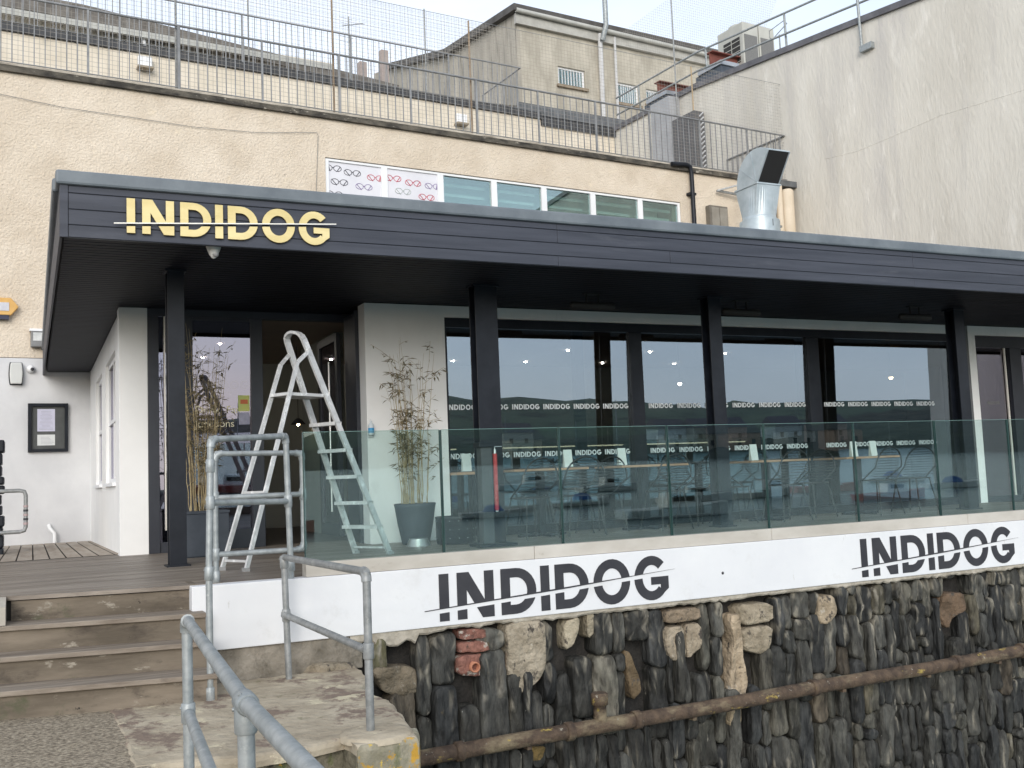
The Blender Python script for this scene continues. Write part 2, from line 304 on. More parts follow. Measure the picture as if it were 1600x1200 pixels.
def hills(name,m,R0,depth,h,seed,tree=0):
    vs=[];fs=[];n=170;rows=7
    for i in range(n):
        a=R_(-205+ i*230/(n-1)); az=math.degrees(a); lowf=.10+.90*min(1,max(0,(az+79)/8)) if az>-150 else .6
        base=h*lowf*(.62+.55*noise.noise(Vector((math.cos(a)*2.3+seed,math.sin(a)*2.3,seed)))+.12*noise.noise(Vector((i*.21,seed,0)))+.10*noise.noise(Vector((i*.8,seed,5))))
        for j in range(rows):
            f=j/(rows-1); r=R0+depth*f
            z=WZ-.5+max(1.5,base)*math.sin(f*math.pi*.5)+ (tree*abs(noise.noise(Vector((i*.9,j*1.7,seed))))*(1 if j else 0))
            vs.append((r*math.cos(a),r*math.sin(a)*1.0,z))
    for i in range(n-1):
        for j in range(rows-1):
            k=i*rows+j; fs.append((k,k+rows,k+rows+1,k+1))
    mm=MB(); mm.add(vs,fs,True); return struct(mm.build(name,m))
hills('hills',hillm,520,260,62,3.1)
hills('wooded_shore',hill2,330,120,22,8.7,6)
# ---- boats moored in the harbour behind the camera, mirrored in the windows
TILT=R_(-1.0)                               # the panes lean out very slightly
def refl(px,py,plane=11.2):
    d=ray(px,py); h=EYE+d*(plane/d.y); n=Vector((0,-math.cos(TILT),math.sin(TILT))); r=d-2*d.dot(n)*n
    p=h+r*((WZ-h.z)/r.z); return Vector((p.x,p.y,WZ))
hullw=mat('white_boat_gelcoat',(.80,.81,.80),(.88,.88,.87),.35,1)
hullb=mat('blue_boat_cover',(.03,.10,.32),(.05,.15,.42),.6,3)
hullr=mat('red_boat_hull',(.35,.06,.05),(.45,.09,.07),.5,3)
def boat(loc,rz,kind,L_,label):
    root=thing('moored_boat',label,'boat',(0,0,0),'boats moored in the harbour mirrored in the glass')
    hm={'w':hullw,'b':hullw,'r':hullr}[kind]
    h=MB(); n=13; vs=[]
    for i in range(n):
        f=i/(n-1); x=(f-.5)*L_; w=L_*.16*(1-max(0,(f-.45)/.55)**2.2)*(1 if f>.02 else .9); sh=.55+.35*f*f
        for yy,zz in((-w,sh*L_*.13),(-w*.8,.05),(0,-.25),(w*.8,.05),(w,sh*L_*.13),(w*.85,sh*L_*.13-.03),(0,sh*L_*.13-.10),(-w*.85,sh*L_*.13-.03)): vs.append((x,yy,zz))
    fs=[]
    for i in range(n-1):
        for k in range(8): a=i*8+k;b=i*8+(k+1)%8; fs.append((a,b,b+8,a+8))
    fs+= [tuple(range(8)),tuple(range((n-1)*8,n*8))[::-1]]
    h.add(vs,fs,False); h.build('hull',hm,root)
    c=MB(); z0=L_*.08
    if kind=='b':
        c.lathe((-.05*L_,0,z0),[(L_*.02,L_*.09),(L_*.10,L_*.07),(L_*.15,0)],12); c.build('cover',hullb,root)
    else:
        c.prism([(-.12*L_,-L_*.1,z0),(.22*L_,-L_*.09,z0),(.12*L_,-L_*.085,z0+L_*.11),(-.1*L_,-L_*.09,z0+L_*.12)],(0,L_*.19,0)); c.build('cabin',hm if kind=='w' else hullw,root,bevel=.04)
        g=MB(); g.box(-.07*L_,.12*L_,-L_*.104,-L_*.1,z0+L_*.05,z0+L_*.095); g.build('cabin_window',dark,root); g=MB(); g.box(-.07*L_,.12*L_,L_*.1,L_*.104,z0+L_*.05,z0+L_*.095); g.build('cabin_window',dark,root)
    mm=MB(); mm.cyl((.02*L_,0,z0),(.02*L_,0,z0+L_*(.9 if kind!='b' else .25)),.04,.025,6); mm.build('mast',galv,root)
    root.location=loc; root.rotation_euler=(0,0,rz); return root
for (px,py,rz,kd,ln,lb) in ((965,792,.1,'w',7.5,'white cabin boat mirrored in the glass left of the second black post'),
  (850,775,-.25,'b',5.5,'small boat under a round blue cover mirrored beside the red rope'),
  (715,792,.2,'b',5,'small boat with a blue cover mirrored above the dark drum planter'),
  (1290,768,.15,'r',6,'red hulled boat mirrored between the third and fourth table'),
  (1560,782,-.1,'w',8,'long white cruiser mirrored in the far right doorway glass'),
  (1010,771,.4,'w',6,'white sailing boat mirrored just beyond the cabin boat'),
  (1120,764,-.3,'w',7,'white yacht mirrored behind the second black post'),
  (900,755,.0,'w',7,'distant white yacht mirrored above the first table'),
  (1400,752,.3,'b',6,'distant boat with blue cover mirrored above the fourth table'),
  (790,752,.2,'w',8,'distant tall masted yacht mirrored beside the first black post'),
  (370,812,.5,'r',6,'red boat mirrored low in the entrance door glass')):
    if px<500:
        p=refl(px,py,11.97)
    else: p=refl(px,py)
    boat(p,rz,kd,ln,lb)
cot=[mat('far_render_cream',(.55,.50,.42),None,.9),mat('far_render_pink',(.50,.33,.27),None,.9),mat('far_render_white',(.66,.66,.64),None,.9)]
rfm=mat('far_slate_roof',(.12,.12,.13),None,.9)
for i,(az,dist,c_,lb) in enumerate(((-50.5,350,1,'pink cottage, the nearest to the right hand post in the reflection'),(-52,356,0,'cream cottage beside the pink one'),(-54,352,2,'white cottage in the middle of the reflected shore'),(-47.5,360,2,'white cottage at the far right of the reflected shore'),(-63,350,0,'cream cottage reflected left of the second black post'),(-45,350,1,'pink gabled cottage reflected beyond the right hand post'))):
    r=thing('shore_cottage',lb,'cottage',(dist*math.cos(R_(az)),dist*math.sin(R_(az)),WZ+3),'cottages on the far shore mirrored in the windows')
    x,y,z=r.location; m=MB(); m.box(x-6,x+6,y-4,y+4,z-6,z+5.5); m.build('wall',cot[c_],r)
    m=MB(); m.prism([(x-6.5,y-4.6,z+5.5),(x-6.5,y+4.6,z+5.5),(x-6.5,y,z+9)],(13,0,0)); m.build('roof',rfm,r)
    for k in(-3,3): m=MB(); m.box(x+k-.7,x+k+.7,y+4,y+4.05,z+1.5,z+3.3); m.build('window',dark,r)
# ================================================================ QUAY WALL
qw=thing('quay_wall','stone harbour wall with painted white band below the glass balustrade','wall',(1.0,7.66,-.7))
XL,XR=1.04,12.0
mb=MB(); mb.box(1.27,XR,7.67,7.9,-.47,0.0); 
mb.v=[]; mb.f=[]; mb.sm=[]; mb.c=[]
n=44
for i in range(n):                                                   # painted band with a slightly wavy face
    pass
mb.box(XL,XR,7.66,7.9,-.468,-.002); mb.build('painted_band',whiteq,qw,bevel=.006)
mb=MB()
for a,b in((1.873,3.80),(3.804,6.30),(6.304,8.9),(8.904,XR)): mb.box(a,b,7.675,7.80,.0,.105)
mb.build('kerb',ctile,qw,bevel=.004)
# ragged mortar lip beneath the band
mb=MB(); top=[];bot=[]
x=2.20
while x<XR:
    z=-.50-.03*abs(noise.noise(Vector((x*2.3,0,1))))-.035*abs(noise.noise(Vector((x*9,3,1))))
    if 2.38<x<2.75: z-=.06+.02*math.sin(x*30)
    if 3.0<x<3.6: z+=.012
    bot.append((x,z)); x+=.035
vs=[];fs=[]
for x,z in bot:
    for y,zz in((7.70,-.466),(7.675,-.468),(7.672,z+.015),(7.685,z),(7.80,z)): vs.append((x,y+.006*noise.noise(Vector((x*8,zz*9,0))),zz))
k=len(bot)
for i in range(k-1):
    for j in range(4): a=i*5+j; fs.append((a,a+5,a+6,a+1))
mb.add(vs,fs); mb.build('mortar_lip',mortar,qw)
mb=MB(); mb.box(1.04,2.30,7.69,7.9,-.72,-.469); mb.build('plinth',basec,qw,bevel=.01)
mb=MB(); mb.box(1.5,XR,7.86,8.3,-5,-.46); mb.build('backing',mat('dark_wall_joint',(.014,.013,.012),(.03,.027,.024),.95,9,bump=1,bscale=20,bdist=.03),qw)
# painted sign lettering on the band
for x0,h,lb in((2.931,.372,'larger nearer black painted lettering'),(7.370,.372,'right hand black painted lettering')):
    mb=MB(); put(mb,sliced(),(x0,7.659,-.430),(1,0,0),(0,0,1),h,(0,-.003,0))
    zl=lambda u:.27+.066*u
    mb.prism([Vector((x0+u*h,7.6595,-.430+z*h)) for u,z in((-.34,zl(-.34)-.012),(3,zl(3)-.028),(6.06,zl(6.06)),(3,zl(3)+.006),(-.34,zl(-.34)+.004))],(0,-.0045,0))
    o=mb.build('painted_lettering',blackp,qw); o['label']=lb
mb=MB(); mb.lathe((5.70,7.6595,-.26),[(.014,0),(.012,-.003),(.001,-.003)],12,'y'); mb.build('drain_hole',blackp,qw)
# ---- slate facing: anisotropic cells, each a rounded upright stone
def cells(x0,x1,z0,z1,w,h,seed):
    rnd=random.Random(seed); pts=[]
    nz=int((z1-z0)/h)+2; nx=int((x1-x0)/w)+2
    for i in range(nx):
        off=rnd.random()*h
        z=z0-off
        while z<z1+h*.5:
            hh=h*rnd.uniform(.45,1.5); pts.append((x0+(i+rnd.uniform(-.22,.22))*w, z+hh/2)); z+=hh
    A=h/w*.82; out=[]
    for i,p in enumerate(pts):
        poly=[(p[0]-w*2,p[1]-h*1.5),(p[0]+w*2,p[1]-h*1.5),(p[0]+w*2,p[1]+h*1.5),(p[0]-w*2,p[1]+h*1.5)]
        for j,qq in enumerate(pts):
            if j==i or abs(qq[0]-p[0])>w*3.2 or abs(qq[1]-p[1])>h*2.6: continue
            mx,mz=(p[0]+qq[0])/2,(p[1]+qq[1])/2; dx,dz=(qq[0]-p[0])*A*A,(qq[1]-p[1])
            poly=clip(poly,lambda a:-((a[0]-mx)*dx+(a[1]-mz)*dz))
            if len(poly)<3: break
        if len(poly)>=3: out.append((p,poly))
    return out
def chaikin(p,n=1,k=.22):
    for _ in range(n):
        o=[]
        for i,a in enumerate(p):
            b=p[(i+1)%len(p)]; o+=[(a[0]+(b[0]-a[0])*k,a[1]+(b[1]-a[1])*k),(a[0]+(b[0]-a[0])*(1-k),a[1]+(b[1]-a[1])*(1-k))]
        p=o
    return p
def stone_mesh(mb,poly,y,bulge,seed,rough=.012,shrink=.010,back=7.95,cham=2):
    cx=sum(p[0] for p in poly)/len(poly); cz=sum(p[1] for p in poly)/len(poly)
    p=chaikin(poly,cham,.16)
    # resample to dense outline
    q=[]
    for i,a in enumerate(p):
        b=p[(i+1)%len(p)]; d=math.hypot(b[0]-a[0],b[1]-a[1]); m_=max(1,int(d/.035))
        for k in range(m_): q.append((a[0]+(b[0]-a[0])*k/m_,a[1]+(b[1]-a[1])*k/m_))
    n=len(q)
    rx=max(abs(a[0]-cx) for a in q); rz=max(abs(a[1]-cz) for a in q)
    sx=max(.4,1-shrink/max(rx,.02)); sz=max(.5,1-shrink/max(rz,.02))
    rings=[(1.0,None),(1.0,.0),(.98,.5),(.93,.80),(.80,.95),(.42,1.0),(.15,1.0)]
    tx=random.uniform(-.28,.28); tz=random.uniform(-.07,.07)
    vs=[]
    for f,hh in rings:
        for a in q:
            x=cx+(a[0]-cx)*sx*f; z=cz+(a[1]-cz)*sz*f
            w_=.006*noise.noise(Vector((x*14,z*9,seed))) if hh!=None else 0
            yy=back if hh is None else y+bulge-bulge*hh + tx*(x-cx)+tz*(z-cz) + rough*noise.noise(Vector((x*9,z*5,seed)))*(.4+hh)+ rough*.5*noise.noise(Vector((x*30,z*14,seed)))*hh
            vs.append((x+w_,yy,z+w_))
    fs=[]
    for r in range(len(rings)-1):
        for k in range(n): a=r*n+k;b=r*n+(k+1)%n; fs.append((a,b,b+n,a+n))
    fs.append(tuple(range((len(rings)-1)*n,len(rings)*n)))
    k0=len(mb.c); mb.add(vs,[f[::-1] for f in fs],True)
    if cham==2:
        for i_,(x,y_,z) in enumerate(vs):
            h_=max(0,min(1,(z+1.25)/.7)); v_=noise.noise(Vector((x*17,z*3.0,4)))*.6+noise.noise(Vector((x*40,z*9,9)))*.4+h_*.26-.29
            w_=max(0,min(1,v_*6)); c0=mb.c[k0+i_]; mb.c[k0+i_]=tuple(a*(1-w_)+b*w_ for a,b in zip(c0,(.25,.23,.19)))
def wpx(l): # outline on the wall face
    return [((Y_(x,y,7.70)).x,(Y_(x,y,7.70)).z) for x,y in l]
patches=[ # outline px, y, bulge, colour, rough
 ([(800,972),(848,968),(850,1005),(853,1040),(840,1066),(818,1084),(795,1086),(792,1010),(788,978)],7.665,.035,(1,.96,.88),.02),
 ([(1037,953),(1095,948),(1098,968),(1038,976)],7.675,.03,(.72,.62,.52),.02),
 ([(1038,980),(1068,977),(1072,1030),(1048,1034),(1038,1008)],7.68,.03,(.95,.88,.78),.025),
 ([(1070,976),(1094,972),(1096,1010),(1080,1028),(1073,1028)],7.685,.03,(.95,.88,.78),.025),
 ([(1152,945),(1202,940),(1204,970),(1160,980)],7.67,.03,(.95,.9,.8),.02),
 ([(1160,982),(1203,975),(1202,1010),(1186,1024),(1163,1016)],7.675,.035,(.95,.9,.8),.02),
 ([(1276,932),(1300,928),(1306,955),(1290,977),(1278,975)],7.66,.05,(.98,.88,.74),.02),
 ([(882,972),(905,962),(903,985),(896,1010),(884,1018)],7.69,.02,(1.0,.97,.86),.015),
 ([(916,958),(930,956),(928,990),(918,1000)],7.69,.02,(1.0,.97,.86),.015),
 ([(1140,962),(1156,958),(1160,1010),(1170,1070),(1165,1090),(1150,1100),(1138,1075),(1146,1010)],7.69,.02,(1.15,1.02,.86),.03),
 ([(1138,1105),(1160,1100),(1164,1130),(1152,1142),(1140,1135)],7.70,.02,(1.0,.9,.72),.03),
 ([(575,1043),(640,1040),(660,1050),(655,1090),(600,1085)],7.70,.03,(.55,.5,.42),.03),
 ([(456,1048),(500,1032),(556,1034),(563,1100),(520,1110),(456,1090)],7.64,.05,(.78,.74,.66),.05),
 ([(1475,927),(1505,925),(1508,950),(1490,965),(1478,985),(1470,960)],7.69,.02,(.40,.30,.23),.03),
 ([(975,1015),(985,1018),(1000,1060),(1002,1080),(988,1096),(980,1060)],7.69,.02,(.38,.30,.20),.02),
 ([(820,1168),(856,1165),(850,1190),(828,1190)],7.70,.03,(.60,.46,.2),.02)]
pm=MB(); pbox=[]
for i,(l,y,bu,c,rg) in enumerate(patches):
    w=wpx(l); pm.cur=c; stone_mesh(pm,w,y,bu,50+i,rg,.003,7.88,1)
    xs=[a[0] for a in w]; zs=[a[1] for a in w]; pbox.append((min(xs),max(xs),min(zs),max(zs)))
pm.build('render_patches',patchm,qw)
# brick infill round the clay drain
bm_=MB(); br=mat('weathered_red_brick',(.14,.06,.045),(.30,.14,.105),.9,12,bump=.9,bscale=30,bdist=.03,stain=[((.42,.39,.34),9,.56,.06,U),((.04,.035,.03),7,.62,.06,U)])
for l in([(718,984),(760,981),(762,998),(718,1002)],[(716,1005),(760,1000),(764,1018),(716,1022)],[(714,1025),(768,1019),(770,1050),(750,1058),(716,1056)]):
    w=wpx(l); stone_mesh(bm_,w,7.70,.02,5,.02,.003,7.88,1); xs=[a[0] for a in w]; zs=[a[1] for a in w]; pbox.append((min(xs),max(xs),min(zs),max(zs)))
bm_.build('brick_patch',br,qw)
c=Y_(741,1042,7.68); mb=MB(); mb.lathe(c,[(.030,.05),(.030,-.03),(.042,-.03),(.042,.05)],20,'y'); mb.build('clay_drain',mat('clay_pipe',(.35,.14,.08),(.45,.2,.12),.8,9),qw)
mb=MB(); mb.lathe(c,[(.0301,.03),(.001,.03)],16,'y'); mb.build('drain_mouth',dark,qw)
def columns(x0,x1,z0,z1,wlo,whi,hlo,hhi,seed):
    rnd=random.Random(seed); out=[]; x=x0; i=0
    edge=lambda k,z: .022*noise.noise(Vector((k*3.1,z*2.6,seed)))+.008*noise.noise(Vector((k*5.3,z*9,seed)))
    while x<x1:
        w=rnd.uniform(wlo,whi); z=z1-rnd.random()*.05; first=True
        while z>z0:
            h=rnd.uniform(hlo,hhi)*(1.25 if rnd.random()<.2 else 1)*(.35 if rnd.random()<.14 else 1)
            if first: h*=rnd.uniform(.35,1); first=False
            zb=z-h; sl1=rnd.uniform(-.03,.03); sl2=rnd.uniform(-.03,.03)
            subs=[(0,1)]
            if w>.15 and rnd.random()<.25: c=rnd.uniform(.4,.6); subs=[(0,c),(c,1)]
            for u0,u1 in subs:
                n=max(2,int(h/.07)); L_=[];R2=[]
                zt0,zb0=z+sl1*(u0-.5),zb+sl2*(u0-.5); zt1,zb1=z+sl1*(u1-.5),zb+sl2*(u1-.5)
                ex=lambda u,zz: (x+edge(i,zz))*(1-u)+(x+w+edge(i+1,zz))*u
                r=min(.035,w*(u1-u0)*.30)
                for k in range(n+1):
                    f=k/n; zz=zt0-r+(zb0+r-(zt0-r))*f; L_.append((ex(u0,zz),zz))
                for k in range(n+1):
                    f=k/n; zz=zb1+r+(zt1-r-(zb1+r))*f; R2.append((ex(u1,zz),zz))
                wd=w*(u1-u0); bz=rnd.uniform(.0,.02); tz=rnd.uniform(.0,.02); mx=rnd.uniform(.3,.7)
                bot=[(L_[-1][0]+r*.8,zb0+.002),(L_[-1][0]+wd*mx,min(zb0,zb1)-bz*.4),(R2[0][0]-r*.8,zb1+.002)]
                topp=[(R2[-1][0]-r*.8,zt1-.002),(L_[0][0]+wd*mx,max(zt0,zt1)+tz*.4),(L_[0][0]+r*.8,zt0-.002)]
                poly=L_+bot+R2+topp
                out.append(((x+w*(u0+u1)/2,(z+zb)/2),poly))
            z=zb
        x+=w; i+=1
    return out
sm_=MB(); big=columns(2.2,6.2,-3.7,-.49,.11,.245,.28,.74,11); small=columns(6.2,11.9,-3.7,-.49,.085,.19,.24,.62,23)
stp=[((.040,.040,.038),30),((.052,.051,.047),24),((.030,.031,.032),24),((.064,.062,.054),10),((.078,.070,.052),5),((.07,.058,.045),2),((.085,.080,.068),4)]
tot=[c for c,wt in stp for _ in range(wt)]
for p,poly in big+small:
    if any(a-.015<p[0]<b+.015 and c_-.03<p[1]<d+.03 for a,b,c_,d in pbox): continue
    cc=random.choice(tot)
    if p[0]<2.6 and random.random()<.4: cc=(.07,.066,.04)
    k=random.uniform(.65,1.45); sm_.cur=(cc[0]*k*1.42,cc[1]*k*1.42,cc[2]*k*1.38)
    stone_mesh(sm_,poly,7.69+random.uniform(-.025,.06),random.uniform(.03,.06),random.random()*90,.030,.003)
sm_.build('stone_facing',stone,qw)
# ---- rusty service pipe along the wall
pz=thing('rusty_pipe','rusty lichen spotted iron pipe running along the harbour wall','pipe',(2.3,7.56,-1.5))
pp=[Vector((2.2,7.54,-1.435))]+[Vector((x,7.52+.006*math.sin(x*3),-1.415+.012*(x-2.7)+.006*math.sin(x*2.1))) for x in(2.7,3.4,4.1,4.8,5.6,6.4,7.2,8.0,8.8,9.6,10.6,11.9)]
MB().tube(pp,.062,18).build('pipe_run',rust,pz)
def on(x):
    for a,b in zip(pp,pp[1:]):
        if a.x<=x<=b.x: return a.lerp(b,(x-a.x)/(b.x-a.x))
for x in(3.0,3.97,4.62,6.55,8.4,9.35):
    c=on(x); MB().tube([c-Vector((.035,0,0)),c-Vector((.03,0,0)),c+Vector((.03,0,0)),c+Vector((.035,0,0))],.07,18,True,[.066,.077,.077,.066]).build('pipe_coupling',rust,pz)
c=on(4.27); mb=MB(); mb.tube([c,c+Vector((0,.0,.10)),c+Vector((0,0,.17)),c+Vector((0,0,.175)),c+Vector((0,0,.26)),c+Vector((0,0,.27))],.05,20,True,[.06,.055,.055,.072,.072,.06]); mb.build('pipe_branch',rust,pz)
for x in(3.6,5.2,6.9,8.0,9.0):
    c=on(x); MB().box(c.x-.02,c.x+.02,7.50,7.76,c.z-.085,c.z-.05).build('pipe_bracket',rust,pz)
# ================================================================ LANDING
ld=thing('concrete_landing','worn concrete landing slab at the foot of the timber steps','landing',(1.2,6.4,-.7))
P=[(.45,7.2),(.47,5.66),(.80,5.60),(1.05,5.50),(1.34,5.53),(1.56,5.60),(1.575,5.39),(1.924,5.403),(2.02,5.95),(2.09,6.4),(2.05,6.9),(2.20,7.2),(2.25,7.69),(1.0,7.69)]
def wob(p,z0,z1,name,mt,par):
    q=[]
    for i,a in enumerate(p):
        b=p[(i+1)%len(p)]; d=math.hypot(b[0]-a[0],b[1]-a[1]); k=max(1,int(d/.06))
        for j in range(k):
            x=a[0]+(b[0]-a[0])*j/k;y=a[1]+(b[1]-a[1])*j/k; w=.022*noise.noise(Vector((x*9,y*9,0))); q.append((x+w,y+w))
    n=len(q);vs=[];cx=sum(a[0] for a in q)/n;cy=sum(a[1] for a in q)/n
    for ins,z in((.0,z0),(0,z1-.03),(.012,z1-.008),(.03,z1)):
        for x,y in q:
            d=math.hypot(x-cx,y-cy) or 1; vs.append((x-(x-cx)/d*ins,y-(y-cy)/d*ins,z+ (.006*noise.noise(Vector((x*5,y*5,2))) if z>z1-.02 else 0)))
    fs=[]
    for r in range(3):
        for k in range(n): a=r*n+k;b=r*n+(k+1)%n; fs.append((a,b,b+n,a+n))
    fs.append(tuple(range(3*n,4*n)))
    return MB().add(vs,fs).build(name,mt,par)
wob(P,-.76,-.70,'slab',slab,ld)
wob([(1.03,5.56),(1.34,5.56),(1.555,5.63),(1.60,5.44),(1.90,5.46),(2.0,5.97),(2.06,6.4),(2.02,6.9),(2.18,7.2),(2.2,7.66),(.6,7.66),(.53,5.70),(.80,5.64)],-4.2,-.755,'slab_wall',slabside,ld)
mb=MB(); mb.lathe((1.74,5.60,-.70),[(.21,-.02),(.20,.006),(.17,.012),(.001,.014)],28); mb.build('post_pad',slab,ld)
wob([(1.57,5.385),(1.925,5.40),(2.0,5.62),(1.60,5.60)],-4.2,-.703,'corner_block',lichen,ld)
# ================================================================ DECK AND STEPS
dk=thing('timber_deck','weathered grey brown timber deck in front of the restaurant','deck',(5,9,0))
def nose(x): return 8.02-(x+.2)*.2            # front edge of the deck above the steps
mb=MB()
y=7.80; i=0
while y<12.2:
    x0=-1.2 if y>8.05 else 1.28
    for a,b in((x0,3.1+.4*(i%3)),(3.103+.4*(i%3),8.2-.5*(i%2)),(8.203-.5*(i%2),13.5)):
        if a>=b: continue
        if y>11.0: b=min(b,3.45)
        if a<b: mb.box(a,b,y,y+.137,-.03,0+.0008*math.sin(i*3.1))
    y+=.142; i+=1
mb.build('deck_boards',deckm,dk)
mb=MB(); mb.prism([(-1.2,8.22,0),(1.27,7.74,0),(1.27,8.06,0),(-1.2,8.06+.5,0)][0:1]+[(1.06,7.775,0),(1.27,7.775,0),(1.27,8.045,0),(-.3,8.045,0)],(0,0,-.03)) if False else None
mb=MB(); mb.prism([(-.30,8.045,0.001),(1.06,7.775,0.001),(1.275,7.775,.001),(1.275,8.047,.001)],(0,0,-.028)); mb.build('edge_board',deckm,dk)
mb=MB()
x=-1.3
while x<.9:
    mb.add([(x,12.21,.004),(x+.15,12.21,.004),(x+.15,19.2,-.115),(x,19.2,-.115)],[(0,1,2,3)]); x+=.165
mb.build('rear_boards',deck2,dk)
mb=MB(); mb.add([(-8,12.2,-.02),(1.2,12.2,-.02),(1.2,20,-.14),(-8,20,-.14)],[(0,1,2,3)]); mb.box(-8,-1.2,8.0,12.2,-.2,-.03); mb.build('rear_underlay',mat('dark_underlay',(.05,.045,.04),None,.9),dk)
MB().box(-1.2,13.5,8.1,12.3,-.78,-.032).build('sub_frame',mat('dark_underlay',(.05,.045,.04),None,.9),dk)
st=thing('timber_steps','four weathered timber steps climbing to the deck','steps',(.4,7.4,-.7))
# per step: tread z, front y at x=-.19 and x=1.07
R4=[(0,8.02,7.77),(-.175,7.78,7.52),(-.35,7.56,7.33),(-.525,7.30,7.06)]
XA,XB=-1.3,1.115
def fy(r,x): return r[1]+(r[2]-r[1])*(x+.19)/1.26
for i,r in enumerate(R4):
    zlow=R4[i+1][0] if i<3 else -.74
    xb=XB if i else 1.05; xa=XA if i else -.13
    m2=MB(); m2.prism([(xa,fy(r,xa)+.03,zlow-.03),(xb,fy(r,xb)+.03,zlow-.03),(xb,fy(r,xb)+.03,r[0]-.035),(xa,fy(r,xa)+.03,r[0]-.035)],(0,.03,0)); m2.build('riser',stepm,st)
    if i:
        up_=R4[i-1]; m2=MB(); nb=2; 
        for k in range(2):
            f0,f1=k/2,(k+1)/2-.012
            a0=lambda x:fy(r,x)+(fy(up_,x)+.10-fy(r,x))*f0; a1=lambda x:fy(r,x)+(fy(up_,x)+.10-fy(r,x))*f1
            m2.prism([(xa,a0(xa),r[0]),(xb,a0(xb),r[0]),(xb,a1(xb),r[0]),(xa,a1(xa),r[0])],(0,0,-.034))
        m2.build('tread',nosem,st,bevel=.005)
m2=MB(); m2.prism([(1.052,7.785,-.175),(1.052,8.1,-.175),(1.052,8.1,.004),(1.052,7.785,.004)],(.04,0,0)); m2.build('stringer',stepm,st)
m2=MB(); m2.prism([(-.16,7.80,-.172),(-.16,8.06,-.172),(-.16,8.06,-.0),(-.16,8.0,-.0),(-.16,7.80,-.05)],(-.06,0,0)); m2.build('stringer',mat('pale_post',(.36,.33,.28),(.45,.42,.37),.8,5),st)
MB().box(XA,1.04,8.12,8.3,-.8,-.04).build('step_core',mat('dark_underlay',(.05,.045,.04),None,.9),st)
# ================================================================ RESTAURANT
SO=2.75
rs=thing('restaurant_building','single storey white restaurant with charcoal canopy and wall of windows','restaurant',(6,11,0))
mb=MB(); mb.box(.87,1.17,11.94,12.2,-.1,SO)                        # pier by the entrance
mb.build('entrance_pier',white,rs,bevel=.004)
mb=MB()                                                              # side wall with two window openings
mb.box(.90,1.10,12.2,12.95,-.15,SO); mb.box(.90,1.10,12.95,14.7,-.15,.81); mb.box(.90,1.10,12.95,14.7,2.4,SO)
mb.box(.90,1.10,14.7,15.5,-.15,SO); mb.box(.90,1.10,15.5,17.0,-.15,.81); mb.box(.90,1.10,15.5,17.0,2.4,SO); mb.box(.90,1.10,17.0,18.75,-.15,SO)
mb.build('side_wall',white,rs)
for y0,y1 in((12.95,14.7),(15.5,17.0)):
    w=MB()
    for a,b,c_,d in((y0,y0+.05,.81,2.4),(y1-.05,y1,.81,2.4),(y0+.05,y1-.05,.81,.87),(y0+.05,y1-.05,2.34,2.4),(y0+.05,y1-.05,1.58,1.63),((y0+y1)/2-.03,(y0+y1)/2+.03,.87,1.58),((y0+y1)/2-.03,(y0+y1)/2+.03,1.63,2.34)): w.box(.94,.99,a,b,c_,d)
    f=w.build('side_window',upvc,rs); MB().box(.965,.975,y0+.05,y1-.05,.87,2.34).build('pane',g_door,f)
    MB().box(.86,.96,y0-.02,y1+.02,.77,.812).build('window_sill',upvc,f)
# front wall round the windows
mb=MB(); mb.box(3.445,4.43,11.1,11.35,-.02,SO); mb.box(4.43,12.90,11.1,11.35,2.615,SO); mb.box(13.20,20,11.1,11.35,2.605,SO)
mb.box(13.19,13.345,11.1,11.35,-.02,2.605); mb.build('front_wall',white,rs,bevel=.003)
MB().box(12.90,13.19,11.1,11.4,-.02,SO).build('dark_pillar',mat('grey_cladding',(.10,.105,.11),(.15,.15,.155),.6,3),rs)
# big sliding windows
def pane(a,b,y,z0,z1,mt,nm,par,tl=None):
    k=math.tan(TILT if tl is None else tl)*(z1-z0)/2; m=MB(); m.add([(x,yy,z) for x in(a,b) for (yy,z) in((y-k,z0),(y+.006-k,z0),(y+k,z1),(y+.006+k,z1))],[(0,4,6,2),(5,1,3,7)]); return m.build(nm,mt,par)
fr=MB(); FY0,FY1=11.16,11.26
fr.box(4.432,12.898,11.13,FY1,2.50,2.613); fr.box(4.432,12.898,11.13,11.3,-.01,.10)
bars=[(4.432,4.47),(7.02,7.21),(9.98,10.20),(12.84,12.898)]
for a,b in bars: fr.box(a,b,11.14,FY1,.10,2.50)
fw_=fr.build('window_wall',postm,rs,bevel=.004)
mb=MB(); mb.box(6.40,6.54,11.52,11.60,0,2.6); mb.box(10.24,10.42,11.60,11.7,0,2.6); mb.build('inner_frame',anth,rs)
for a,b in((4.47,7.02),(7.21,9.98),(10.20,12.84)):
    pane(a,b,11.20,.10,2.50,g_win,'pane',fw_)
# frosted lettering bands on the panes
base_word=word(.4)
proto=MB(); put(proto,base_word,(0,0,0),(1,0,0),(0,0,1),.064,(0,-.0015,0)); pro=None
def lettering(x,z,par):
    global pro
    if pro is None:
        pro=proto.build('window_lettering',decal); ob=pro
    else: ob=pro.copy(); SC.collection.objects.link(ob)
    ob.parent=par; q=par; org=Vector((0,0,0))
    while q is not None: org+=q.location; q=q.parent
    ob.location=Vector((x,11.196+math.tan(TILT)*(z-1.3)-.003,z))-org; return ob
for z in(1.51,.925):
    for a,b,st_ in((4.46,7.0,.485),(7.30,9.95,.455),(10.28,12.84,.455)):
        x=a
        while x+.37<b+.03: lettering(x,z,fw_); x+=.43 if a<5 else .452
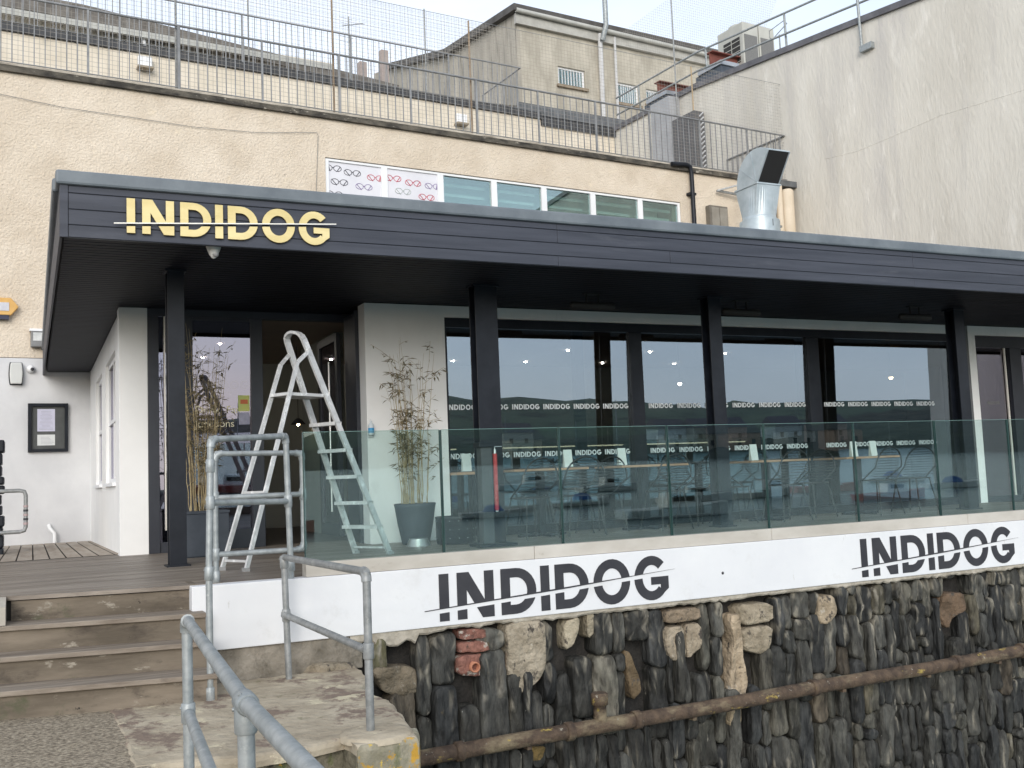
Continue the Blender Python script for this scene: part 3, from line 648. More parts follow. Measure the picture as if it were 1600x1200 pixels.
# door group right of the pillar
f2=MB(); f2.box(13.346,20,11.13,11.26,2.30+.12,2.603); f2.box(13.346,13.40,11.14,11.26,0,2.42); f2.box(14.16,14.42,11.14,11.26,0,2.42); f2.box(16.2,16.4,11.14,11.26,0,2.42); f2.box(13.40,16.4,11.14,11.26,-.01,.08)
g2=f2.build('side_doors',anth,rs,bevel=.004); MB().box(13.40,14.16,11.2,11.206,.08,2.42).build('pane',g_door,g2); MB().box(14.42,16.2,11.2,11.206,.08,2.42).build('pane',g_door,g2)
MB().box(14.06,14.09,11.17,11.19,.08,2.42).build('edge_trim',silver,g2)
lb=MB(); put(lb,base_word,(13.62,11.199,1.52),(1,0,0),(0,0,1),.05,(0,-.0015,0)); lb.build('door_lettering',mat('dim_lettering',(.2,.2,.2),None,.8),g2)
# entrance: frame, glazed leaf, opening
en=MB(); YD=11.94
en.box(1.172,3.69,YD,YD+.10,2.66,2.749); en.box(1.172,1.29,YD,YD+.10,0,2.66); en.box(1.50,1.66,YD,YD+.08,0,2.66); en.box(2.31,2.45,YD-.01,YD+.09,0,2.66); en.box(3.58,3.69,YD,YD+.1,0,2.66)
en.box(1.66,2.31,YD,YD+.08,2.62,2.66); en.box(1.66,2.31,YD,YD+.08,0,.22); en.box(1.29,1.50,YD+.02,YD+.07,0,.12)
ef=en.build('entrance_frame',anth,rs,bevel=.004)
pane(1.66,2.31,YD+.036,.22,2.62,g_door,'door_pane',ef,R_(-1.9))
MB().box(1.29,1.50,YD+.04,YD+.046,.12,2.66).build('side_pane',g_door,ef)
MB().box(1.345,1.36,YD-.004,YD+.018,.25,2.66).build('edge_trim',silver,ef)
MB().box(2.345,2.375,YD-.05,YD-.012,.98,1.18).build('door_handle',anth,ef)
dl=MB(); put(dl,word(.6),(1.675,YD+.027,1.83),(1,0,0),(0,0,1),.105,(0,-.002,0)); dl.box(1.665,2.305,YD+.022,YD+.0245,1.868,1.874)
for i in range(9): dl.box(1.74+i*.042,1.74+i*.042+.026,YD+.024,YD+.026,1.79,1.806)
def textpolys(mb,txt,x,y,z,size):
    cu=bpy.data.curves.new('t','FONT'); cu.body=txt; cu.size=size; cu.extrude=.001; o=bpy.data.objects.new('t',cu); SC.collection.objects.link(o)
    dg=bpy.context.evaluated_depsgraph_get(); me=bpy.data.meshes.new_from_object(o.evaluated_get(dg))
    mb.add([(x+v.co.x,y-v.co.z,z+v.co.y) for v in me.vertices],[tuple(p.vertices) for p in me.polygons]); bpy.data.objects.remove(o); bpy.data.curves.remove(cu); bpy.data.meshes.remove(me)
textpolys(dl,'Drink  Fan',1.68,YD+.027,1.555,.12); textpolys(dl,'Junctions',1.68,YD+.027,1.395,.12)
dl.build('door_lettering',mat('pale_gold_lettering',(.86,.80,.58),None,.6),ef)
MB().box(2.165,2.295,YD+.022,YD+.026,1.575,1.76).build('yellow_poster',mat('poster_yellow',(.62,.62,.16),(.52,.60,.22),.6,12),ef)
MB().box(2.19,2.275,YD+.018,YD+.021,1.66,1.71).build('poster_print',mat('poster_orange',(.60,.16,.06),None,.6),ef)
MB().box(2.17,2.295,YD+.022,YD+.026,1.42,1.56).build('grey_poster',mat('poster_grey',(.30,.30,.40),(.42,.42,.52),.6,16),ef)
# dark reveal on the right of the opening and open inner leaf
MB().box(3.443,3.455,11.36,YD,0,2.70).build('reveal',anth,rs)
MB().box(3.40,3.445,11.34,11.40,0,2.70).build('corner_trim',anth,rs)
lf=MB(); lx=3.40; lf.box(lx,lx+.05,12.15,12.24,.05,2.55); lf.box(lx,lx+.05,12.98,13.07,.05,2.55); lf.box(lx,lx+.05,12.24,12.98,2.46,2.55); lf.box(lx,lx+.05,12.24,12.98,.05,.2)
l2=lf.build('open_door_leaf',anth,rs); MB().box(lx+.02,lx+.026,12.24,12.98,.2,2.46).build('pane',g_door,l2); MB().cyl((lx-.06,12.30,.35),(lx-.06,12.30,2.2),.014).build('pull_handle',steel,l2)
# interior shell
ins=MB(); ins.box(1.2,20,17.0,17.2,0,2.774); ins.build('inner_back_wall',intw,rs)
MB().box(1.1,20,11.36,17.2,-.05,-.002).build('inner_floor',mat('inner_floor',(.06,.05,.045),(.09,.075,.065),.5,3),rs)
MB().box(1.19,20,12.05,17.0,2.735,2.77).build('inner_ceiling',intb,rs)
MB().box(3.70,3.82,13.3,15.2,0,2.734).build('inner_partition',intw,rs)
dd=MB(); dd.box(2.75,3.25,16.94,16.99,0,2.1); dd.build('inner_door',anth,rs)
br_=MB(); br_.box(4.6,12.4,15.6,16.1,0,1.05); br_.box(4.6,12.4,15.5,16.2,1.05,1.09); br_.build('bar_counter',mat('bar_front',(.08,.06,.045),(.12,.09,.07),.5,3),rs)
led=emit('warm_strip_light',(1,.82,.55),1.8)
for a,b in((5.2,6.3),(6.8,9.5),(9.9,12.2)): MB().box(a,b,15.45,15.47,1.16,1.18).build('strip_light',led,rs)
spot=emit('downlight_and_fill_glow',(1,.93,.82),200)
for i,(x,y) in enumerate([(x,y) for x in(2.4,5.2,6.6,8.0,9.6,11.2) for y in(14.6,16.2)]):  # ceiling downlights; the leftmost pair is added to brighten the doorway
    MB().lathe((x,y,2.718),[(.001,0),(.019,0),(.019,.014)],12).build('downlight_and_fill',spot,rs)
MB().box(1.1,20,11.35,18.7,2.9,3.05).build('roof_deck',lead,rs)
# ---- canopy
cn=MB(); CX0,CX1,CY0=.19,20.0,8.5
z=SO; y=CY0+.05
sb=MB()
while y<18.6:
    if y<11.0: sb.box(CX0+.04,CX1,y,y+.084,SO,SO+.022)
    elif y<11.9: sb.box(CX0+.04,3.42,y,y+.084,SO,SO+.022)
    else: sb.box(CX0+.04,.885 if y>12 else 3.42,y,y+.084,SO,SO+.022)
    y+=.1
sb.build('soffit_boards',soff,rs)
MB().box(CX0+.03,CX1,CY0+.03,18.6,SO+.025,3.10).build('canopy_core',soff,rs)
fb=MB(); zz=2.70
for a,b in((2.705,2.80),(2.806,2.925),(2.931,3.055),(3.061,3.118)):
    dy=.006
    for x0,x1 in((.255,4.6),(4.603,9.3),(9.303,14.2),(14.203,CX1)):
        o=.0 if a!=2.806 else 1.3
        fb.box(x0+(o if x0>.3 else 0),x1+o,CY0+dy*(1 if (x0>5 and b<2.95) else .6),CY0+.03,a,b)
fb.box(.193,.252,CY0-.004,CY0+.03,2.70,3.12)
fb.build('fascia_boards',board,rs,bevel=.003)
MB().box(.193,CX1,CY0+.012,CY0+.03,2.70,3.12).build('fascia_backing',postm,rs)
sf=MB()
for a,b in((2.70,2.80),(2.806,2.925),(2.931,3.055),(3.061,3.12)): sf.add([(CX0,CY0+.001,a),(CX0-.03,18.7,a),(CX0-.03,18.7,b),(CX0,CY0+.001,b),(CX0+.02,CY0+.001,a),(CX0-.01,18.7,a),(CX0-.01,18.7,b),(CX0+.02,CY0+.001,b)],[(0,1,2,3),(4,7,6,5),(0,4,5,1),(3,2,6,7),(0,3,7,4)])
sf.build('side_fascia',board,rs)
cp=MB(); cp.box(CX0-.03,CX1,CY0-.03,CY0+.22,3.118,3.235); cp.box(CX0-.05,CX0+.2,CY0+.22,18.7,3.118,3.235); cp.build('roof_coping',coping,rs,bevel=.02)
MB().box(CX0+.2,CX1,CY0+.22,18.72,3.05,3.15).build('canopy_roof',lead,rs)
# ---- steel posts (H section)
def hpost(x0,x1,y0,label,plate=True):
    p=thing('steel_post',label,'post',((x0+x1)/2,y0,0),'black steel posts carrying the canopy')
    m=MB(); m.box(x0,x1,y0,y0+.016,0,SO); m.box(x0,x1,y0+.15,y0+.166,0,SO); m.box((x0+x1)/2-.006,(x0+x1)/2+.006,y0+.016,y0+.15,0,SO); m.build('column',postm,p,bevel=.002)
    m=MB(); m.box(x0-.03,x1+.03,y0-.03,y0+.2,0,.014); m.build('base_plate',postm,p); m=MB(); m.box(x0-.02,x1+.02,y0-.02,y0+.186,SO-.02,SO-.001); m.build('end_plate',postm,p)
    return p
hpost(1.135,1.285,9.75,'black steel post nearest the steps, left of the glazed door')
hpost(4.245,4.505,9.75,'wide black steel post behind the hanging red rope')
hpost(7.31,7.49,9.80,'black steel post in front of the middle of the window wall')
hpost(11.45,11.64,9.83,'black steel post at the right by the white door surround')
# ---- gold sign on the fascia
sg=thing('fascia_sign','gold sliced lettering mounted on the charcoal fascia','sign',(.681,8.49,2.76))
for k,(nm) in enumerate(('letter',)*7): pass
h=.283; zl=lambda u:.27+.066*u
for gly in(gI(0),gN(.414),gD(1.454),gI(2.435),gD(2.80),gO(3.796),gG(4.90)):
    m=MB(); e=MB()
    for p in gly:
        for q in(clip(p,lambda a:a[1]-zl(a[0])),clip(p,lambda a:zl(a[0])-.085-a[1])):
            if len(q)>2: m.prism([Vector((.681+a*h,8.474,2.760+b*h)) for a,b in q],(0,.012,0)); e.prism([Vector((.683+a*h,8.4865,2.758+b*h)) for a,b in q],(0,.012,0))
    o=m.build('letter',gold,sg); e.build('letter_back',goldside,o)
m=MB(); m.prism([Vector((.681+u*h,8.470,2.760+z*h)) for u,z in((-.34,zl(-.34)-.022),(6.06,zl(6.06)-.022),(6.06,zl(6.06)+.012),(-.34,zl(-.34)+.012))],(0,-.006,0)); m.build('slice_bar',silver,sg)
# ---- soffit fittings
m=thing('security_camera','white dome security camera under the canopy front','camera',(1.38,8.64,SO))
MB().lathe((1.38,8.64,2.6995),[(.045,.05),(.062,.05),(.062,.022),(.05,-.01),(.036,-.045),(.018,-.07),(.001,-.078)],20).build('housing',mat('camera_white',(.62,.62,.60),(.7,.7,.68),.4,8),m)
MB().lathe((1.392,8.615,2.665),[(.001,-.032),(.02,-.028),(.028,-.01)],14).build('lens',mat('lens_grey',(.35,.35,.36),None,.2),m)
hg=None
for (x,y,lb) in((5.80,9.95,'black bar heater under the canopy nearest the red rope'),(7.93,9.97,'black bar heater right of the middle steel post'),(10.69,9.81,'black bar heater left of the right hand steel post')):
    r=thing('patio_heater',lb,'heater',(x,y,SO),'bar heaters fixed under the canopy')
    m=MB(); m.tube([(x-.29,y,2.60),(x-.27,y,2.60),(x+.27,y,2.60),(x+.29,y,2.60)],.04,10,True,[.02,.042,.042,.02]); m.box(x-.26,x+.26,y-.035,y-.02,2.575,2.62); m.build('heater_body',rubber,r)
    m=MB(); m.beam((x-.08,y,2.63),(x-.06,y+.02,SO),.02,.02); m.beam((x+.08,y,2.63),(x+.10,y+.02,SO),.02,.02); m.box(x-.1,x+.12,y-.02,y+.05,SO-.012,SO-.001); m.build('bracket',rubber,r)
# ================================================================ GLASS BALUSTRADE
bl=thing('glass_balustrade','green tinted frameless glass balustrade on the white quay wall','balustrade',(6,7.74,.1))
xs=[1.875,3.015,4.111,5.227,6.333,7.464,8.592,9.698,10.82,11.95]
edgem=mat('polished_glass_edge',(.012,.04,.038),(.02,.06,.055),.2,3,spec=.6)
toped=mat('bright_glass_edge',(.16,.28,.26),None,.25)
for i,(a,b) in enumerate(zip(xs,xs[1:])):
    y0=7.738+.0015*(i%3)
    p=MB(); q0,q1=y0+.007,y0-.006; p.add([(a+.014,q0,.10),(b-.006,q0,.10),(b-.006,q1,1.098),(a+.014,q1,1.098),(a+.014,q0+.018,.10),(b-.006,q0+.018,.10),(b-.006,q1+.018,1.098),(a+.014,q1+.018,1.098)],[(0,1,2,3),(7,6,5,4)])
    g=p.build('glass_panel',g_bal,bl)
    e=MB(); e.box(a+.006,a+.014,y0,y0+.018,.10,1.098); e.build('side_edge',edgem,g); e=MB(); e.box(b-.006,b,y0,y0+.018,.10,1.098); e.build('side_edge',edgem,g)
    e=MB(); e.box(a+.014,b-.006,y0,y0+.018,1.098,1.101); e.build('top_edge',toped,g)
# ================================================================ TUBE HANDRAILS
def elbow(m,p,d1,d2,r):
    p=Vector(p); d1=Vector(d1).normalized(); d2=Vector(d2).normalized(); k=.055
    pts=[p+d1*k]+[p+d1*k*(1-t)**2+d2*k*t*t for t in(.25,.5,.75)]+[p+d2*k]; m.tube(pts,r*1.28,12)
def fit(m,a,b,r,l=.045):
    a=Vector(a);d=(Vector(b)-a).normalized(); m.tube([a-d*l,a-d*(l-.006),a+d*(l-.006),a+d*l],r*1.3,16,True,[r*1.18,r*1.34,r*1.34,r*1.18]); n_=d.cross(Vector((.3,1,.2))).normalized(); m.cyl(a+d*l*.5+n_*r*1.2,a+d*l*.5+n_*r*1.5,.006,None,8)
def rail(name,label,segs,fits,elb,r,base,mt=galv,group=None):
    t=thing(name,label,'handrail',base,group)
    for nm,pts in segs: MB().tube(pts,r,14).build(nm,mt,t)
    for a,b in fits: m=MB(); fit(m,a,b,r); m.build('tube_fitting',mt,t)
    for p,d1,d2 in elb: m=MB(); elbow(m,p,d1,d2,r); m.build('elbow',mt,t)
    return t
V=Vector
# A front frame over the step end
a0,a1,a2=V((1.075,7.10,-.70)),V((1.075,7.10,.13)),V((1.10,7.12,1.03)); b0,b2=V((1.765,7.70,0)),V((1.735,7.66,1.07))
def lp(a,b,t): return a+(b-a)*t
am=V((1.092,7.11,.60)); bmid=lp(b0,b2,.54)
rail('guard_frame','galvanised tube frame standing at the right end of the timber steps',[('upright',[a0,a1]),('upright',[a1,a2]),('upright',[b0,b2]),('top_rail',[a2,b2]),('mid_rail',[am,bmid])],
 [(a1,a2),(lp(a0,a1,.0)+V((0,0,.04)),a1),(am,a2),(lp(a1,a2,.80),a2),(bmid,b2),(b0+V((0,0,.10)),b2)],[(a2,(0,0,-1),b2-a2),(b2,(0,0,-1),a2-b2)],.0225,(1.07,7.1,-.7))
c0,c1,d0,d1=V((1.24,7.84,0)),V((1.24,7.84,.955)),V((1.905,7.86,.20)),V((1.905,7.86,.945))
c2=V((1.24,7.84,.205)); cm,dm=lp(c2,c1,.56),lp(d0,d1,.57)
rail('guard_frame','galvanised tube hoop standing on the wall behind the step frame',[('upright',[c0,c1]),('upright',[d0,d1]),('top_rail',[c1,d1]),('mid_rail',[cm,dm]),('lower_rail',[c2,d0])],
 [(c0+V((0,0,.04)),c1),(c2,c1),(cm,c1),(dm,d1)],[(c1,(0,0,-1),(1,0,0)),(d1,(0,0,-1),(-1,0,0)),(d0,(0,0,1),(-1,0,0))],.021,(1.24,7.8,0))
e0,e1=V((1.688,7.50,-.70)),V((1.668,7.50,.175)); f0,f1=V((1.718,5.63,-.69)),V((1.718,5.63,.19)); em,fm=lp(e0,e1,.52),lp(f0,f1,.50)
rail('handrail','two rail grey tube handrail on the edge of the concrete landing',[('post',[e0,e1]),('post',[f0,f1]),('top_rail',[e1,f1]),('mid_rail',[em,fm])],
 [(em,e1),(fm,f1),(em,fm),(lp(e0,e1,.96),e1)],[(f1,(0,0,-1),e1-f1)],.0235,(1.7,6.5,-.7),galvd)
g0,g1,h1,k1=V((.652,4.95,-.80)),V((.648,4.952,.10)),V((.541,2.95,.10)),V((.52,1.4,.10))
h0=V((.545,2.95,-.80)); g2,h2,k2=V((.650,4.95,-.32)),V((.53,2.95,-.32)),V((.50,1.4,-.32))
rail('handrail','nearest galvanised tube handrail running out of the bottom of the view',[('post',[g0,g1]),('post',[h0,h1]),('top_rail',[g1,h1,k1]),('mid_rail',[g2,h2,k2])],
 [(g2,g1),(h1,k1),(h1-V((0,0,.04)),h1),(h2,h1)],[(g1,(0,0,-1),h1-g1)],.024,(.4,2.5,-.7))
# ================================================================ LADDER
la=thing('step_ladder','paint spattered aluminium stepladder open beside the entrance','ladder',(2.3,9.2,0))
ang=R_(27); u=V((math.cos(ang),math.sin(ang),0)); w=V((-math.sin(ang),math.cos(ang),0))
RC=V((3.0,9.60,0)); TC=V((2.17,9.22,2.10)); 
def rp_(s,t,wd=None): # point on front rail side s, height fraction t
    wd=(.235*(1-t)+.11*t) if wd is None else wd
    return RC.lerp(TC,t)+w*(s*wd)
m=MB()
for s in(-1,1):
    m.beam(rp_(s,0),rp_(s,.965),.024,.058,u)
# rounded top loop
pts=[]
for k in range(9):
    a=math.pi*k/8; c=RC.lerp(TC,.965+.035*math.sin(a)); pts.append(c+w*(.113*-math.cos(a)))
for a,b in zip(pts,pts[1:]): m.beam(a,b+(b-a)*.15,.024,.058,u)
m.build('front_rails',alu,la)
for zt in(1.27,1.02,.77,.52,.285):
    t=zt/2.1; a,b=rp_(-1.12,t),rp_(1.12,t); m=MB(); m.beam(a-V((0,0,.004)),b-V((0,0,.004)),.085,.007); m.beam(a-V((0,0,.018))-u*.04,b-V((0,0,.018))-u*.04,.004,.03); m.beam(a-V((0,0,.018))+u*.038,b-V((0,0,.018))+u*.038,.004,.03); m.build('step',alu,la)
m=MB(); m.cyl(rp_(-1,.03),rp_(1,.03),.012); m.build('foot_bar',alu,la)
LC=V((1.53,8.78,0))
KN=RC.lerp(TC,.87); 
m=MB(); ft=[]
for s in(-1,1):
    top=rp_(s,.915)+w*(s*.012); kn=V((2.115,9.15,1.80))+w*(s*.115); ft_=LC+w*(s*.125*(1.3))
    m.beam(ft_,kn,.022,.036,u); m.beam(kn,top,.022,.034,u); ft.append((ft_,kn))
m.build('rear_legs',alu,la)
m=MB(); m.beam(lp(ft[0][0],ft[0][1],.36),lp(ft[1][0],ft[1][1],.36),.02,.02); m.beam(lp(ft[0][0],ft[0][1],.045),lp(ft[1][0],ft[1][1],.045),.015,.02); m.build('rear_stretcher',alu,la)
pz_=1.525; t=pz_/2.1; A=rp_(-1,t); Bq=rp_(1,t); tl=pz_/1.80
C_=lp(ft[0][0],ft[0][1],tl); D_=lp(ft[1][0],ft[1][1],tl); m=MB(); m.prism([C_-u*.03,A+u*.03,Bq+u*.03,D_-u*.03],(0,0,-.03)); m.build('platform',alu,la,bevel=.003)
for p in(ft[0][0],ft[1][0],rp_(-1,0),rp_(1,0)): MB().box(p.x-.03,p.x+.03,p.y-.025,p.y+.025,0,.03).build('rubber_foot',mat('grey_foot',(.25,.25,.25),None,.6),la)
MB().beam(lp(ft[0][0],ft[0][1],.38),rp_(-1,.35),.005,.005).build('stay_cord',mat('white_cord',(.7,.7,.7),None,.8),la) if False else None
# ================================================================ PLANTERS
def bamboo(loc,label,square,H,ncane,nleaf,spread,seed):
    r=thing('potted_bamboo',label,'plant',loc); rnd=random.Random(seed); L0=V(loc)
    m=MB()
    if square:
        m.prism([(L0.x-.21,L0.y-.21,.0),(L0.x+.21,L0.y-.21,.0),(L0.x+.21,L0.y+.21,0),(L0.x-.21,L0.y+.21,0)],(0,0,.01)); m.box(L0.x-.22,L0.x+.22,L0.y-.22,L0.y+.22,.01,.44); m.box(L0.x-.23,L0.x+.23,L0.y-.23,L0.y+.23,.44,.47); ph=.44
    else:
        m.lathe(L0,[(.001,.0),(.145,0),(.155,.03),(.195,.22),(.222,.40),(.232,.44),(.222,.445),(.205,.41),(.001,.405)],32); ph=.40
    m.build('pot',potm,r,bevel=.006 if square else 0)
    MB().lathe(L0+V((0,0,ph+.012)),[(.001,.0),(.19 if not square else .19,0)],20).build('soil',mat('potting_soil',(.05,.04,.03),(.09,.07,.05),.95,20,bump=1),r)
    cm=MB(); lm=MB(); tips=[]
    for i in range(ncane):
        a=rnd.random()*6.28; rr=rnd.random()**.6*.15; b=L0+V((math.cos(a)*rr,math.sin(a)*rr,ph)); hh=H*rnd.uniform(.45,.95) if i%4 else H*rnd.uniform(.85,1.05)
        lean=V((math.cos(a)*spread*rnd.uniform(.2,1),math.sin(a)*spread*.6*rnd.uniform(.2,1),0)); pts=[]
        for k in range(9):
            f=k/8; pts.append(b+V((0,0,hh*f))+lean*(f**1.7)*hh+V((rnd.uniform(-.012,.012),rnd.uniform(-.012,.012),0)))
        r0=rnd.uniform(.004,.0075); cm.tube(pts,r0,5,False,[r0*(1-.8*k/8) for k in range(9)])
        for _ in range(rnd.randint(3,7)):                         # side twigs
            f=rnd.uniform(.3,.98); k=min(7,int(f*8)); p=pts[k].lerp(pts[k+1],f*8-k); aa=rnd.random()*6.28; ln=rnd.uniform(.06,.24)
            e=p+V((math.cos(aa)*ln,math.sin(aa)*ln,ln*rnd.uniform(.3,1.0))); cm.tube([p,p.lerp(e,.5)+V((0,0,.01)),e],.0016,4,False); tips.append((p,e,f))
    for i in range(nleaf):
        p,e,f=tips[rnd.randrange(len(tips))]; q=p.lerp(e,rnd.uniform(.3,1)); aa=rnd.random()*6.28; ln=rnd.uniform(.05,.11); dz=rnd.uniform(-.7,.3)
        d=V((math.cos(aa),math.sin(aa),dz)).normalized(); s_=d.cross(V((0,0,1))).normalized()*ln*.105; mid=q+d*ln*.45+V((0,0,.004)); en_=q+d*ln-V((0,0,ln*.12))
        lm.add([q,mid+s_,en_,mid-s_],[(0,1,2,3)])
    cm.build('canes',cane,r); lm.build('leaves',leafm,r); return r
bamboo((3.80,10.58,0),'tall sparse bamboo in a round charcoal pot against the white wall',False,1.80,30,820,.13,4)
bamboo((1.62,11.0,0),'dense yellowing bamboo in a square charcoal planter before the glazed door',True,1.92,44,760,.12,9)
for x,y,z,l_ in():pass
m=thing('pet_bowl','stainless steel dog bowl at the foot of the round bamboo pot','bowl',(3.70,10.22,0))
MB().lathe((3.70,10.22,0),[(.125,0),(.128,.006),(.098,.075),(.10,.08),(.092,.075),(.07,.03),(.001,.028)],28).build('bowl',steel,m)
m=thing('drum_planter','low dark studded drum beside the bamboo pot','planter',(4.12,10.2,0))
q=MB(); q.lathe((4.12,10.2,0),[(.001,.0),(.20,0),(.212,.03),(.215,.27),(.222,.29),(.21,.295),(.20,.26),(.001,.25)],30); q.build('drum',postm,m)
q=MB()
for k in range(14):
    for zz in(.07,.16,.25): a=6.283*k/14; q.lathe((4.12+.217*math.cos(a),10.2+.217*math.sin(a),zz),[(.001,-.006),(.007,0),(.001,.006)],6)
q.build('studs',galv,m)
# rope barrier in front of the second post
m=thing('barrier_post','square dark timber barrier post in front of the wide steel post','post',(4.16,9.45,0))
q=MB(); q.box(4.10,4.22,9.40,9.52,.03,1.0); q.build('shaft',mat('dark_grey_timber',(.05,.055,.06),(.075,.08,.085),.7,4),m,bevel=.005); q=MB(); q.box(4.075,4.245,9.375,9.545,1.0,1.05); q.build('cap',postm,m,bevel=.005); q=MB(); q.box(4.02,4.42,9.3,9.6,0,.03); q.build('foot_plate',postm,m)
m=thing('barrier_rope','red twisted barrier rope hanging from a chrome hook','rope',(4.27,9.44,.7)); q=MB()
zz0,zz1=.93,.36
for ph in(0,2.09,4.19): q.tube([(4.27+.012*math.cos(k*.7+ph),9.44+.012*math.sin(k*.7+ph),zz0+(zz1-zz0)*k/70) for k in range(71)],.0125,7)
q.build('rope',ropem,m); q=MB(); q.cyl((4.27,9.44,.93),(4.27,9.44,.975),.014); q.cyl((4.27,9.44,.345),(4.27,9.44,.37),.017); q.cyl((4.27,9.44,.975),(4.27,9.44,1.0),.006); q.tube([(4.23,9.44,1.005),(4.35,9.44,1.005)],.005,6); q.build('hook',steel,m)
m=thing('sanitiser_bottle','hand sanitiser bottle fixed to the white wall by the door','bottle',(3.475,11.05,1.3))
MB().lathe((3.475,11.055,1.22),[(.001,0),(.03,0),(.032,.01),(.032,.12),(.012,.145),(.012,.165),(.001,.166)],18).build('bottle',mat('clear_bottle',(.62,.68,.72),None,.2),m)
MB().lathe((3.475,11.055,1.25),[(.0335,0),(.0335,.055)],18).build('bottle_label',mat('blue_label',(.03,.28,.55),None,.5),m)
MB().cyl((3.475,11.055,1.386),(3.475,11.055,1.41),.006).build('pump',upvc,m); MB().box(3.45,3.50,11.07,11.099,1.2,1.30).build('holder',upvc,m)
# ================================================================ TERRACE FURNITURE
def table(loc,rz,label,w_=.95):
    r=thing('terrace_table',label,'table',(0,0,0),'wooden topped tables along the window wall')
    MB().box(-w_/2,w_/2,-.32,.32,.742,.768).build('tabletop',tabm,r,bevel=.004)
    m=MB(); m.box(-.04,.04,-.04,.04,.03,.742); m.build('pedestal',postm,r); m=MB(); m.box(-.3,.3,-.03,.03,.0,.03); m.box(-.03,.03,-.27,.27,0.002,.028); m.build('foot',postm,r)
    r.location=loc; r.rotation_euler=(0,0,rz); return r
tabs=[(5.30,10.48,0,'table nearest the red rope, with a wood edge facing out'),(6.69,10.48,0,'table left of the second black post'),(8.57,10.48,0,'table between the second black post and the right of the window wall'),(10.13,10.48,0,'table nearest the right hand black post')]
for x,y,rz,lb in tabs: table((x,y,0),rz,'wooden topped '+lb)
def chair():
    r=thing('wire_chair','', 'chair',(0,0,0),'black corded wire chairs at the terrace tables'); m=MB()
    seat=[(.22*math.cos(a)*1.0,.22*math.sin(a),.45) for a in[k*math.pi/12 for k in range(25)]]
    m.tube(seat,.009,6,False); m.build('seat_frame',wirem,r)
    m=MB()
    for k in range(-9,10):
        x=k*.022; y=math.sqrt(max(0,.22**2-x*x)); m.tube([(x,-y,.45),(x,y,.445)],.004,4,False)
    m.build('seat_cords',wirem,r)
    bk=MB(); arc_=[(-.22,-.06,.45)]+[(-.24*math.cos(a),.20+.10*math.sin(a)*0+.06*math.sin(a),.62+.26*math.sin(a)) for a in[k*math.pi/12 for k in range(13)]]+[(.22,-.06,.45)]
    bk.tube(arc_,.010,6,False); bk.build('back_frame',wirem,r)
    bc=MB()
    for k in range(11):
        z=.50+k*.034; hw=.235*math.sqrt(max(.05,1-max(0,(z-.62)/.27)**2)); yb=.17+(z-.5)*.2
        bc.tube([(-hw,yb-.03,z),(0,yb+.05,z),(hw,yb-.03,z)],.0045,4,False)
    bc.build('back_cords',wirem,r)
    for sx in(-1,1):
        for sy in(-1,1): MB().tube([(sx*.15,sy*.15,.45),(sx*.22,sy*.22,0)],.009,6).build('leg',wirem,r)
    return r
ch0=chair()
chs=[(5.0,10.15,3.3,'wire chair behind the first table, left seat'),(5.62,10.12,2.95,'wire chair behind the first table, right seat'),(6.02,10.35,-1.2,'wire chair side on between the first two tables'),
 (6.75,10.1,3.2,'wire chair behind the table left of the second black post'),(7.45,10.4,-1.5,'wire chair right of the table left of the second black post'),(7.95,10.4,1.4,'wire chair just right of the second black post'),
 (8.55,10.1,3.1,'wire chair behind the third table from the left'),(9.28,10.45,-1.4,'wire chair between the third and fourth tables'),(10.1,10.1,3.2,'wire chair behind the table nearest the right hand post'),(10.95,10.3,-1.4,'wire chair by the right hand black post')]
for i,(x,y,rz,lb) in enumerate(chs):
    c=ch0 if i==0 else copy_tree(ch0); c.location=(x,y,0); c.rotation_euler=(0,0,rz); c['label']='black corded '+lb
menm=mat('white_menu_card',(.62,.68,.66),(.7,.75,.73),.6,9)
for i,(x,y,lb) in enumerate(((4.60,11.0,'on the ledge left of the rope'),(5.68,10.5,'on the right end of the first table'),(6.42,10.5,'on the left end of the second table'),(8.4,10.5,'on the third table'),(10.1,10.5,'in the middle of the fourth table'),(10.45,10.5,'on the right end of the fourth table'))):
    r=thing('menu_stand','pale upright menu card '+lb,'menu',(x,y,.768),'menu cards standing on the terrace tables'); m=MB(); m.prism([(x-.05,y-.03,.772),(x-.05,y+.03,.772),(x-.05,y+.002,.98),(x-.05,y-.002,.98)],(.11,0,0)); m.build('card',menm,r)
    MB().box(x-.055,x+.065,y-.035,y+.035,.768,.774).build('stand_foot',postm,r)
r=thing('window_ledge_shelf','narrow timber shelf on the window ledge left of the rope','shelf',(4.65,11.0,.7)); MB().box(4.44,5.0,10.9,11.12,.735,.765).build('shelf_board',tabm,r); MB().box(4.66,4.70,10.98,11.1,0,.735).build('shelf_leg',postm,r)
# pendant lamps inside
for i,(px,py,lb) in enumerate(((1062,597,'lit white pendant lamp seen through the middle window'),(1392,588,'lit warm bulb pendant seen through the right hand window'),(466,661,'lit small bulb hanging deep inside the open entrance'))):
    yy=13.4 if i<2 else 14.5; p=Y_(px,py,yy); r=thing('pendant_lamp',lb,'lamp',(p.x,p.y,2.73))
    MB().cyl((p.x,p.y,p.z+.05),(p.x,p.y,2.734),.004).build('flex',wirem,r)
    MB().lathe((p.x,p.y,p.z),[(.02,.07),(.05,.05),(.11,-.02),(.105,-.02),(.045,.045),(.02,.065)],18).build('lamp_shade',blackp,r)
    q_=.9 if i<2 else .55
    MB().lathe((p.x,p.y,p.z-.02),[(.001*q_,.045*q_),(.03*q_,.03*q_),(.04*q_,0),(.03*q_,-.03*q_),(.001*q_,-.045*q_)],14).build('bulb',emit('warm_bulb',(1,.72,.38),25) if i else emit('white_bulb',(1,.95,.8),18),r)
